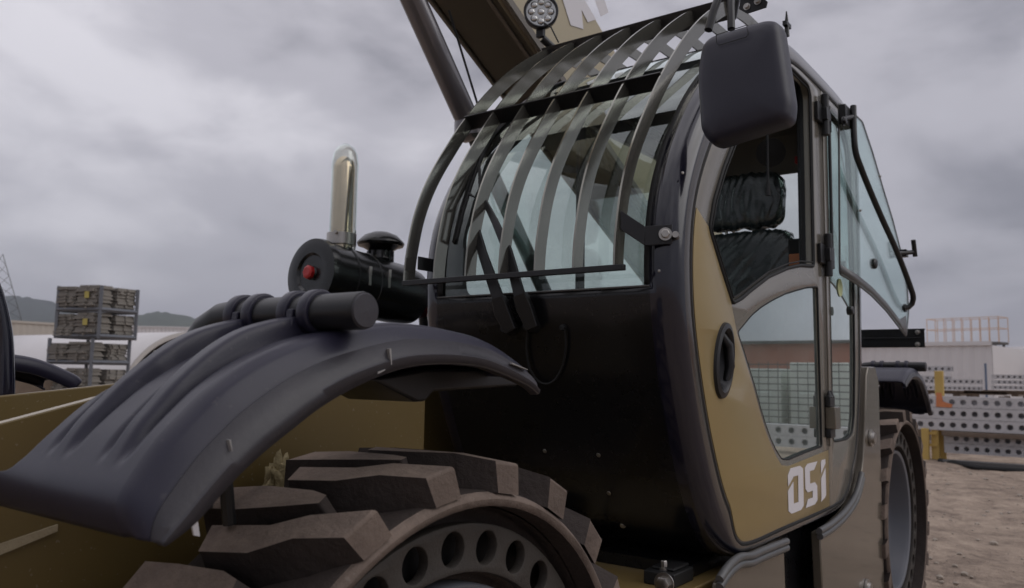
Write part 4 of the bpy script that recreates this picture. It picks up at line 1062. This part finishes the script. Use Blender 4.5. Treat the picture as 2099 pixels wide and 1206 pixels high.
# hills
def hill(name, pts, dist, mname, col, lbl):
    """pts: (u, v) crest of the ridge as direction; built as a ridge with depth"""
    mb = MB(); rr = []
    cr_ = []
    for k in range(len(pts)-1):
        for s in range(10):
            t = s/10; cr_.append((pts[k][0]*(1-t)+pts[k+1][0]*t, pts[k][1]*(1-t)+pts[k+1][1]*t))
    for lvl in range(9):
        f = lvl/8; row = []
        for i, (u, v) in enumerate(cr_):
            d = ray(u, v); hh = d.z/hypot(d.x, d.y)*dist; dr = Vector((d.x, d.y, 0)).normalized()
            ro = dist*(.62+.38*f); z = -5+(hh+5)*f**.8*(1+.10*noise.noise(Vector((i*.25, f*4, 1)))*(1-f)*3)+hh*.03*noise.noise(Vector((i*.6, 3, 9)))*(1 if lvl == 8 else 0)
            row.append((dr.x*ro, dr.y*ro, z))
        rr.append(row)
    bk_ = [(p[0]*1.25, p[1]*1.25, -5) for p in rr[-1]]; rr.append(bk_)
    mb.grid(rr)
    o = mb.out(name, mat(mname, col, .95, 0, .1, .5, .01), None, smooth=80); tagp(o, lbl, 'hills', kind='structure'); return o
hill('hills', [(-500, 640), (-200, 612), (-60, 604), (40, 606), (110, 618), (170, 650), (230, 690)], 2600, 'hill_scrub', (.05, .062, .045), 'long dark hill ridge behind the racks at the far left')
hill('hills', [(150, 700), (215, 665), (270, 648), (325, 637), (390, 648), (460, 672), (560, 700), (700, 715), (900, 725)], 2200, 'hill_scrub_near', (.065, .08, .05), 'lower hill behind the white tunnel shelter')

# warehouses
def corr(name, a, b, h, m, label, roofm=None, depth=20, pitch=1.0):
    """corrugated wall from a to b (xy), with roof and back, real depth away from the camera"""
    a = Vector((a[0], a[1], 0)); b = Vector((b[0], b[1], 0)); d = (b-a).normalized(); n_ = Vector((-d.y, d.x, 0))
    if n_.dot(a) < 0: n_ = -n_
    L_ = (b-a).length; k = int(L_/.5); mb = MB(); rows_ = []
    for lv in (0, h): rows_.append([a+d*(L_*i/(2*k))+n_*(.05 if i % 2 else -.0)+Vector((0, 0, lv)) for i in range(2*k+1)])
    mb.grid(rows_)
    mb.prism([(0, 0), (0, 0), (0, 0)], 'Z', 0, 0) if False else None
    c = [a+n_*.06, b+n_*.06, b+n_*depth, a+n_*depth]
    T = Vector((0, 0, h)); mid = Vector((0, 0, h+pitch))
    vs_ = [*c, *[p+T for p in c], (c[0]+c[3])/2+mid, (c[1]+c[2])/2+mid]
    mb.add(vs_, [(1, 2, 6, 9, 5), (2, 3, 7, 6), (3, 0, 4, 8, 7)], 0); mb.add(vs_, [(4, 5, 9, 8), (8, 9, 6, 7)], 1)
    mb.add([a+T-n_*.08, b+T-n_*.08, b+T-n_*.08+Vector((0, 0, .2)), a+T-n_*.08+Vector((0, 0, .2)), a+T+n_*.1, b+T+n_*.1, b+T+n_*.1+Vector((0, 0, .2)), a+T+n_*.1+Vector((0, 0, .2))], [(0, 1, 2, 3), (7, 6, 5, 4), (0, 4, 5, 1), (3, 2, 6, 7)], 1)
    o = mb.out(name, [m, roofm or m], None, smooth=0); tagp(o, label, 'warehouse'); return o
whitewall = mat('white_cladding', (.72, .70, .70), .6, 0, .4, .08, .4); beigewall = mat('beige_cladding', (.46, .42, .37), .6, 0, .4, .08, .3)
def hz(u, dist):  # ground point at a bearing
    d = ray(u, 760); q = Vector((d.x, d.y, 0)).normalized()*dist; return (q.x, q.y)
def zat(u, v, dist): d = ray(u, v); return 1.5+d.z/hypot(d.x, d.y)*dist
corr('warehouse', hz(1745, 48), hz(2035, 46), zat(1900, 709, 46.5), whitewall, 'white corrugated warehouse behind the perforated beams, with a railed platform above its roof', depth=12, pitch=.0)
corr('warehouse', hz(2022, 60), hz(2300, 52), zat(2060, 718, 58), whitewall, 'lower white shed at the right edge, beyond the taller warehouse', depth=20, pitch=.0)
corr('warehouse', hz(-300, 75), hz(118, 80), zat(60, 664, 79), beigewall, 'long beige warehouse at the left edge below the dark hill', depth=25, pitch=.5)
corr('warehouse', hz(255, 120), hz(520, 115), zat(330, 672, 118), whitewall, 'pale distant shed behind the tunnel shelter roof', depth=25, pitch=.6)
# reddish low wall before the beige warehouse
q0, q1 = hz(-200, 60), hz(118, 62)
o = MB().prism([(q0[0], q0[1]), (q1[0], q1[1]), (q1[0]+.3, q1[1]+.3), (q0[0]+.3, q0[1]+.3)], 'Z', 0, zat(60, 715, 61)).out('boundary_wall', mat('dusty_red_block', (.21, .15, .13), .9, 0, .2, .2, 1.5), None)
tagp(o, 'low dull red wall in front of the beige warehouse', 'wall')

# railing platform above the right warehouse
rp_ = thing('railed_platform', (hz(1970, 44)[0], hz(1970, 44)[1], 0), 'rusty orange railed work platform raised above the white warehouse', 'platform')
rm_ = mat('faded_orange_rail', (.62, .42, .30), .6, 0, .3, .2, 3)
za, zb = zat(1975, 702, 48.6), zat(1975, 652, 48.6)
A = Vector((*hz(1903, 49.3), 0)); B = Vector((*hz(2050, 48.0), 0)); dv = (B-A).normalized(); nv = Vector((-dv.y, dv.x, 0)); nv = nv if nv.dot(A) > 0 else -nv
rl = MB()
for off in (0, 1.3):
    for hh in (1.0, .55):
        rl.tube([A+nv*off+Vector((0, 0, za+(zb-za)*hh)), B+nv*off+Vector((0, 0, za+(zb-za)*hh))], .018, 6)
for e_ in (A, B):
    for hh in (1.0, .55): rl.tube([e_+Vector((0, 0, za+(zb-za)*hh)), e_+nv*1.3+Vector((0, 0, za+(zb-za)*hh))], .022, 6)
for off in (0, 1.3):
    for k in range(9): p = A.lerp(B, k/8)+nv*off; rl.tube([p+Vector((0, 0, za)), p+Vector((0, 0, zb))], .020, 6)
rl.out('guard_rail', rm_, rp_)
dk = MB(); T = Matrix(((dv.x, nv.x, 0, A.x), (dv.y, nv.y, 0, A.y), (0, 0, 1, 0), (0, 0, 0, 1)))
dk.box((0, 0, za-.12), ((B-A).length, 1.3, za), T); dk.out('deck', mat('dark_deck_steel', (.10, .09, .08), .7), rp_)
lg = MB()
for s in (0.2, (B-A).length-.2):
    for w_ in (.1, 1.2): lg.box((s-.05, w_-.05, za-.9), (s+.05, w_+.05, za-.12), T)
lg.outs('support_leg', M['rubber_grey'], rp_)

# perforated beams
steelg = mat('galvanised_steel', (.56, .55, .56), .5, .1, .5, .18, 2.5, dust=.1)
holem = mat('hole_shadow_steel', (.02, .02, .02), .8)
def beam_mesh(L_, h, d, hr, pitch, topholes=False):
    """hollow beam along +Y from 0, front face at x=0 with real holes"""
    n = int(L_/pitch); outer = [(0, 0), (L_, 0), (L_, h), (0, h)]
    holes = [circle((pitch*(k+.5), h/2), hr, 14) for k in range(n)]
    me_ = plate(outer, holes, 'X', 0, .012, 0)
    bm_ = bmesh.new(); bm_.from_mesh(me_)
    mb = MB(); mb.box((.0125, 0, 0), (d, L_, .01)); mb.box((d-.01, 0, .01), (d, L_, h-.01))
    if topholes:
        bm_.from_mesh(plate([(.0125, 0), (d, 0), (d, L_), (.0125, L_)], [circle((d/2, pitch*(k+.5)), hr, 14) for k in range(n)], 'Z', h-.01, h, 0))
    else: mb.box((.0125, 0, h-.01), (d, L_, h))
    bm_.from_mesh(mb.mesh()); me2 = D.meshes.new('m'); bm_.to_mesh(me2); bm_.free(); return me2
XB = 17.2
ztop = at(1950, 812.5, X=XB).z; zmid = at(1950, 883, X=XB).z; zlo = at(1950, 930, X=XB).z; z2t = at(1950, 889, X=XB).z
BH = (ztop-zmid)/3
yR = at(2140, 850, X=XB).y-.3
yL = at(1845, 850, X=XB).y
bmesh1 = beam_mesh(yL-yR, BH-.006, .25, BH*.24, .183)
bmesh1t = beam_mesh(yL-yR, BH-.006, .25, BH*.24, .183, True); bmesh1t.materials.append(steelg)
bmesh1.materials.append(steelg)
def put(me_, name, loc, lbl, cat, grp):
    o = D.objects.new(name, me_); COL.objects.link(o); o.location = loc; return tagp(o, lbl, cat, grp)
names3 = ['lowest beam of the upper stack, resting on the trestles', 'middle beam of the upper three-high stack', 'top beam of the upper three-high stack, level with the fender']
for k in range(3): put(bmesh1t if k == 2 else bmesh1, 'perforated_beam', (XB, yR, zmid+k*BH), 'grey perforated steel beam, '+names3[k], 'beam', 'long perforated beams at the right')
BH2 = (z2t-zlo)/2
bmesh2 = beam_mesh(2.6, BH2-.006, .25, BH2*.24, .165); bmesh2.materials.append(steelg)
y2 = at(1935, 915, X=XB+.1).y-2.6
for k in range(2): put(bmesh2, 'perforated_beam', (XB+.12, y2, zlo+k*BH2), 'grey perforated steel beam near the ground under the trestle plank, '+('bottom' if k == 0 else 'upper')+' of two', 'beam', 'long perforated beams at the right')
# further small beams behind, seen over the top
zz0 = at(1900, 800, X=22).z; 
def farbeam(u0, u1, v0, v1, X, lbl):
    a, b = at(u1, v1, X=X), at(u0, v0, X=X); h_ = abs(b.z-a.z); me_ = beam_mesh(abs(b.y-a.y), h_, .2, h_*.26, h_*1.1); me_.materials.append(steelg)
    return put(me_, 'perforated_beam', (X, min(a.y, b.y), min(a.z, b.z)), lbl, 'beam', 'smaller perforated beams further back')
for u0, u1, v0, v1, X, lb_ in ((1778, 1952, 750, 762, 24, 'slim perforated beam topmost behind the rear fender'), (1782, 1948, 769, 782, 23, 'slim perforated beam in the second row over the rear fender'), (1862, 2012, 776, 788, 21, 'slim perforated beam just behind the yellow post'), (1862, 2012, 790, 801, 21, 'slim perforated beam resting low behind the yellow post'),
                          (2032, 2120, 768, 778, 21, 'short perforated beam at the right edge, top of three'), (2032, 2120, 779, 789, 21, 'short perforated beam at the right edge, middle of three'), (2032, 2120, 790, 800, 21, 'short perforated beam at the right edge, bottom of three')):
    farbeam(u0, u1, v0, v1, X, lb_)
# racks that carry them
woodm = mat('weathered_timber', (.17, .13, .10), .85, 0, .2, .25, 5)
for u, X, lb_ in ((1800, 22.2, 'dark timber rack under the slim beams behind the rear wheel'), (2080, 21.3, 'dark timber rack under the short beams at the right edge'), (1960, 21.3, 'timber rack under the slim beams behind the yellow post')):
    p = at(u, 801, X=X); tp = p.z-.01
    mb = MB()
    for dy in (-.9, .9): mb.box((X, p.y+dy-.06, 0), (X+.12, p.y+dy+.06, tp-.1)); mb.box((X+1.2, p.y+dy-.06, 0), (X+1.32, p.y+dy+.06, tp-.1))
    mb.box((X-.0, p.y-1.0, tp-.07), (X+.12, p.y+1.0, tp)); mb.box((X+1.2, p.y-1.0, tp-.07), (X+1.32, p.y+1.0, tp)); mb.box((X-.1, p.y-.06, tp-.12), (X+3.2, p.y+.06, tp-.071)); mb.box((X+2.9, p.y-.06, 0), (X+3.0, p.y+.06, tp-.1))
    o = mb.out('timber_rack', woodm, None); tagp(o, lb_, 'rack')
# yellow post and trestle
yel = mat('yellow_paint', (.52, .36, .11), .5, 0, .4, .12, 6)
p0 = at(1908, 760, X=XB-.08); p1 = at(1928, 802, X=XB-.08)
o = MB().box((XB+.27, p1.y, 0), (XB+.37, p0.y, p0.z)).out('stake_post', yel, None, bevel=.01); tagp(o, 'yellow stake post standing up behind the upper beam stack', 'post')
tr = thing('yellow_trestle', (XB-.1, at(1910, 940, X=XB).y, 0), 'ochre yellow steel trestle leg holding up the end of the beams', 'trestle')
pa = at(1888, 878, X=XB-.12); pb_ = at(1905, 950, X=XB-.12); pc = at(1910, 880, X=XB+.25); pd_ = at(1930, 945, X=XB+.25)
MB().box((XB-.14, pb_.y, 0), (XB-.02, pa.y, pa.z)).out('post', yel, tr, bevel=.01)
MB().box((XB+.02, pd_.y, 0), (XB+.12, pc.y-.02, pa.z-.02)).out('post', yel, tr, bevel=.01)
for v in (888, 912): q = at(1910, v, X=XB-.02); MB().box((XB-.02, pd_.y+.02, q.z-.03), (XB+.019, pa.y-.03, q.z+.02)).out('rail', yel, tr)
q = at(1950, 884, X=XB); o = MB().box((XB-.10, yR, q.z-.085), (XB+.3, at(1932, 890, X=XB).y, q.z-.006)).out('timber_plank', woodm, None, bevel=.01); tagp(o, 'brown timber plank lying between the upper and lower beams', 'plank')
# orange tag on the beam
q = at(1928, 820, X=XB-.01); o = MB().prism([(q.y+.07, q.z+.14), (q.y-.02, q.z+.13), (q.y-.04, q.z-.03), (q.y-.20, q.z-.08), (q.y-.18, q.z-.14), (q.y+.08, q.z-.13)], 'X', XB-.012, XB-.004).out('marker_tag', M['orange'], None); tagp(o, 'small orange tag fixed over the holes of the beam stack', 'tag')
# hose / bar on ground
o = MB().tube([at(1925, 945, Z=.05), at(1960, 950, Z=.04), at(2010, 960, Z=.05), at(2099, 966, Z=.05), at(2200, 970, Z=.05)], .05, 8).out('ground_pipe', M['rubber'], None, smooth=60); tagp(o, 'black pipe lying on the dirt before the beams', 'pipe')
o = MB().box((XB-.35, y2, .0), (XB-.2, at(1938, 940, X=XB).y, .09)).out('ground_sill', M['rubber_grey'], None, bevel=.01); tagp(o, 'grey steel sill on the ground at the foot of the beams', 'sill')
p = at(1972, 780, X=30); q = at(1976, 740, X=30)
o = MB().tube([(30, at(2022, 800, X=30).y, 0), (30, at(2022, 800, X=30).y, at(2022, 745, X=30).z)], .035, 8).out('blue_post', mat('blue_paint', (.13, .17, .25), .5), None); tagp(o, 'thin blue upright post before the white warehouse', 'post')

# scaffolding racks, left
plk = mat('scaffold_plank_steel', (.25, .235, .21), .65, .2, .4, .3, 1.6, dust=.3)
plk2 = mat('yellow_chalk_mark', (.5, .42, .12), .7)
rackm = mat('rack_galvanised', (.17, .18, .20), .5, .3, .5, .15, 4)
DD = 19.0
cdir = ray(197, 760); cc0 = Vector((cdir.x, cdir.y, 0)).normalized()*DD
los = Vector((cdir.x, cdir.y, 0)).normalized(); rgt = Vector((los.y, -los.x, 0))
d1 = (rgt*.80+los*.60).normalized()  # right-hand face
d2 = (-rgt*.75+los*.66).normalized() # left-hand face
zl = [zat(197, v, DD) for v in (812, 748, 694, 639, 585)]
px2m = DD/1654
w1_, w2_ = 76*px2m/.80*.82, 84*px2m/.75*.84
def bundle(o0, da, db, la, lb, z0, z1, seed, nl=7, lbl='', mk=False):
    rng = random.Random(seed); mb = MB(); T = Matrix(((da.x, db.x, 0, o0.x), (da.y, db.y, 0, o0.y), (0, 0, 1, z0), (0, 0, 0, 1)))
    h = (z1-z0)/nl
    for k in range(nl):
        j = rng.uniform(-.025, .025); j2 = rng.uniform(-.03, .03)
        mb.box((.01+j, .0+j2, k*h), (la-.01+j, lb+j2, k*h+h*.42), T); mb.box((.03+j, .02+j2, k*h+h*.42), (la-.03+j, lb-.02+j2, k*h+h*.94), T)
        if rng.random() < .6: mb.box((.05+j, -.035+j2, k*h+h*.1), (.12+j, .0+j2, k*h+h*.9), T)
        mb.box((la*.45+j, -.03+j2, k*h+h*.15), (la*.55+j, 0+j2, k*h+h*.8), T)
    if mk: mb.box((la*.3, -.045, (z1-z0)*.45), (la*.5, -.036, (z1-z0)*.72), T, mi=1)
    o = mb.out('plank_bundle', [plk, plk2], None, bevel=0, smooth=0); return tagp(o, lbl, 'plank bundle', 'bundles of scaffold planks in the racks')
tn_ = ['ground-level rack', 'second rack up', 'third rack up', 'topmost rack']
for k in range(4):
    z0, z1 = zl[k], zl[k+1]; zb_ = z0+.055
    sh_ = rgt*(-.10 if k < 2 else 0)
    o0 = cc0+sh_
    st = thing('stacking_rack', (o0.x, o0.y, z0), 'grey steel post rack loaded with planks, the '+tn_[k]+' of the tower', 'rack', 'stacking racks in the left tower')
    mb = MB()
    cs = [o0, o0+d1*w1_, o0+d2*w2_, o0+d1*w1_+d2*w2_]
    for c in cs: mb.tube([c+Vector((0, 0, z0)), c+Vector((0, 0, z1))], .042, 4)
    mb.outs('rack_post', rackm, st)
    mb = MB()
    for a, b in ((0, 1), (0, 2), (1, 3), (2, 3)):
        mb.tube([cs[a]+Vector((0, 0, z0+.05)), cs[b]+Vector((0, 0, z0+.05))], .05, 4)
    mb.out('rack_base', rackm, st)
    ztopb = z1-(-.02 if k == 3 else (.01 if k == 2 else .07))
    # left-hand face: two bundles end-on, right-hand face: two side-on
    bundle(o0-d1*.03+d2*.07, d2, d1, w2_*.50, w1_*.42, zb_, ztopb, 10+k, 7, 'plank bundle left of the corner post in the %s%s' % (tn_[k], ', chalked yellow' if k > 1 else ''), k > 1)
    bundle(o0-d1*.02+d2*(w2_*.56), d2, d1, w2_*.46, w1_*.42, zb_, ztopb-.03, 20+k, 7, 'plank bundle at the far left end of the %s' % tn_[k])
    bundle(o0+d1*(w1_*.46)+d2*.05, d1, d2, w1_*.57, w2_*.6, zb_, ztopb-.02, 30+k, 7, 'plank bundle right of the corner post in the %s' % tn_[k])
# white sacks by the racks
o = MB()
_q = cc0+d2*1.1+rgt*-.55; sk = cushion((_q.x, _q.y, zat(112, 745, DD)-.1), (.2, .2, .22), 4, .06, 10)
o = link('white_sack', sk, M['white'], None, smooth=60); o.location.z += 0
tagp(o, 'small white sack on a pallet left of the plank racks', 'sack')
q = cc0+d2*1.1-rgt*.55
o = MB().box((q.x-.5, q.y-.4, 0), (q.x+.5, q.y+.4, .9)).box((q.x-.5, q.y-.4, .9), (q.x+.5, q.y+.4, zat(112, 745, DD)-.30)).out('crate', woodm, None, bevel=.01); tagp(o, 'tall wooden crate under the white sack', 'crate')

# tunnel shelter with arched open end
tent = thing('tunnel_shelter', (*hz(380, 33), 0), 'white round-roofed tunnel shelter with open brown end beside the plank racks', 'shelter')
c = Vector((*hz(392, 33), 0)); dax = Vector((*hz(392, 33), 0)).normalized(); rg = Vector((dax.y, -dax.x, 0)); axd = (dax*.80-rg*.60).normalized(); wdv = Vector((-axd.y, axd.x, 0))
if wdv.dot(rg) < 0: wdv = -wdv
Rr = zat(400, 682, 33); 
def arc_pt(a, s, R_): return c+wdv*(cos(a)*R_*1.02)+Vector((0, 0, sin(a)*R_))+axd*s
mb = MB(); mb.grid([[arc_pt(pi*k/28, s, Rr) for k in range(29)] for s in (0, 4, 8, 12)]); mb.out('shelter_skin', mat('white_tarpaulin', (.66, .64, .64), .6, 0, .3, .05, 1, bump=.2, bscale=2), tent, smooth=60, solid=.05)
mb = MB(); mb.grid([[arc_pt(pi*k/28, s, Rr*r_) for k in range(29)] for s, r_ in ((-.05, 1.01), (-.05, .955), (.3, .955))]); mb.out('arch_rim', mat('pale_arch_frame', (.42, .39, .36), .6), tent, smooth=50, solid=.03)
mb = MB(); mb.grid([[arc_pt(pi*k/28, s, Rr*.94) for k in range(29)] for s in (.1, 6, 11.8)]); vb = [arc_pt(pi*k/28, 11.7, Rr*.94) for k in range(29)]; mb.add(vb, [tuple(range(29))])
def brick(nm, c1, c2, mo, sc):
    m = D.materials.new(nm); m.use_nodes = True; t = m.node_tree; b = t.nodes['Principled BSDF']; tcn = t.nodes.new('ShaderNodeTexCoord'); bk2 = t.nodes.new('ShaderNodeTexBrick')
    mp_ = t.nodes.new('ShaderNodeMapping'); mp_.inputs['Rotation'].default_value = (radians(90), 0, 0); t.links.new(tcn.outputs['Object'], mp_.inputs[0]); t.links.new(mp_.outputs[0], bk2.inputs[0])
    bk2.inputs['Color1'].default_value = c1+(1,); bk2.inputs['Color2'].default_value = c2+(1,); bk2.inputs['Mortar'].default_value = mo+(1,); bk2.inputs['Scale'].default_value = sc
    t.links.new(bk2.outputs[0], b.inputs['Base Color']); b.inputs['Roughness'].default_value = .9; return m
mb.out('shelter_lining', brick('brown_lining', (.12, .085, .06), (.18, .13, .10), (.06, .05, .04), .9), tent, smooth=60)

# lattice mast, far left
ms = thing('lattice_mast', (*hz(20, 90), 0), 'thin lattice mast rising over the hill at the far left', 'mast')
mb = MB(); q = Vector((*hz(20, 90), 0)); rg2 = Vector((q.y, -q.x, 0)).normalized()
zt_ = zat(-10, 520, 90)
for s in (-1, 1): mb.tube([q+rg2*(1.3*s+1.2), q-rg2*1.6+Vector((0, 0, zt_))+rg2*.3*s], .035, 5)
for k in range(12):
    a = k/12; b = (k+1)/12; f = lambda t, s: (q+rg2*(1.3*s+1.2)).lerp(q-rg2*1.6+Vector((0, 0, zt_))+rg2*.3*s, t)
    mb.tube([f(a, -1), f(b, 1)], .018, 4); mb.tube([f(a, 1), f(b, -1)], .018, 4)
mb.out('mast_lattice', M['rubber_grey'], ms)

# ---------------------------------------------------------------- the yard to the right of the frame, seen mirrored in the door glass
yb = thing('red_block_building', (43, -14, 0), 'long dull red building reflected in the lower door window', 'building')
MB().box((42, -40, 0), (50, -3.0, 3.35)).out('wall', mat('dull_red_render', (.40, .19, .14), .85, 0, .2, .15, .3), yb)
MB().box((41.7, -40.3, 3.35), (50.3, -2.7, 3.5)).out('roof', M['rubber_grey'], yb)
fn = MB()
for k in range(46): fn.box((25, -16+k*.3, 0), (25.02, -15.98+k*.3, 2.05))
for k in range(10): fn.box((25.031, -16, .15+k*.2), (25.05, -2.3, .18+k*.2))
o = fn.out('mesh_fence', M['rubber_grey'], None); tagp(o, 'grey mesh fence mirrored in the door glass below the red building', 'fence')
wrapm = mat('pale_shrink_wrap', (.60, .64, .60), .35, 0, .5, .25, 2, bump=.5, bscale=6)
for k in range(6):
    o = MB().box((26.2, -14.5+k*2.1, 0), (27.8, -12.7+k*2.1, 1.85+.2*((k*7) % 3))).box((26.15, -14.2+k*2.1, .12), (26.2, -13.0+k*2.1, 1.1)).out('wrapped_pallet', wrapm, None, bevel=.05)
    tagp(o, 'pale wrapped pallet load mirrored in the door glass, '+('farthest of six', 'second from the far end', 'third from the far end', 'third from the near end', 'second from the near end', 'nearest of six')[5-k], 'pallet load', 'pallet loads mirrored in the door')
me_r = beam_mesh(7, .225, .25, .062, .27); me_r.materials.append(steelg)
for k in range(2):
    o = put(me_r, 'perforated_beam', (17.0, -8.2, .12+k*.23), 'perforated beam reflected in the lower door glass, %s of two' % ('bottom' if k == 0 else 'upper'), 'beam', 'beams reflected in the door')
o = MB().box((16.9, -7.9, 0), (17.4, -7.7, .115)).out('timber_bearer', woodm, None); tagp(o, 'timber bearer under the far end of the reflected beams', 'timber')
o = MB().box((16.9, -1.9, 0), (17.4, -1.7, .115)).out('timber_bearer', woodm, None); tagp(o, 'timber bearer under the near end of the reflected beams', 'timber')

# ---------------------------------------------------------------- haze
hzm = D.materials.new('haze'); hzm.use_nodes = True; t = hzm.node_tree; t.nodes.clear()
ho = t.nodes.new('ShaderNodeOutputMaterial'); pv = t.nodes.new('ShaderNodeVolumePrincipled'); t.links.new(pv.outputs[0], ho.inputs['Volume'])
pv.inputs['Color'].default_value = (.76, .79, .92, 1); pv.inputs['Density'].default_value = .00022; pv.inputs['Anisotropy'].default_value = 0
o = MB().box((-4600, -4600, -6), (4600, 4600, 360)).out('haze', hzm, None, smooth=0); tagp(o, 'thin grey moist air over the yard and the hills', 'haze', kind='stuff')
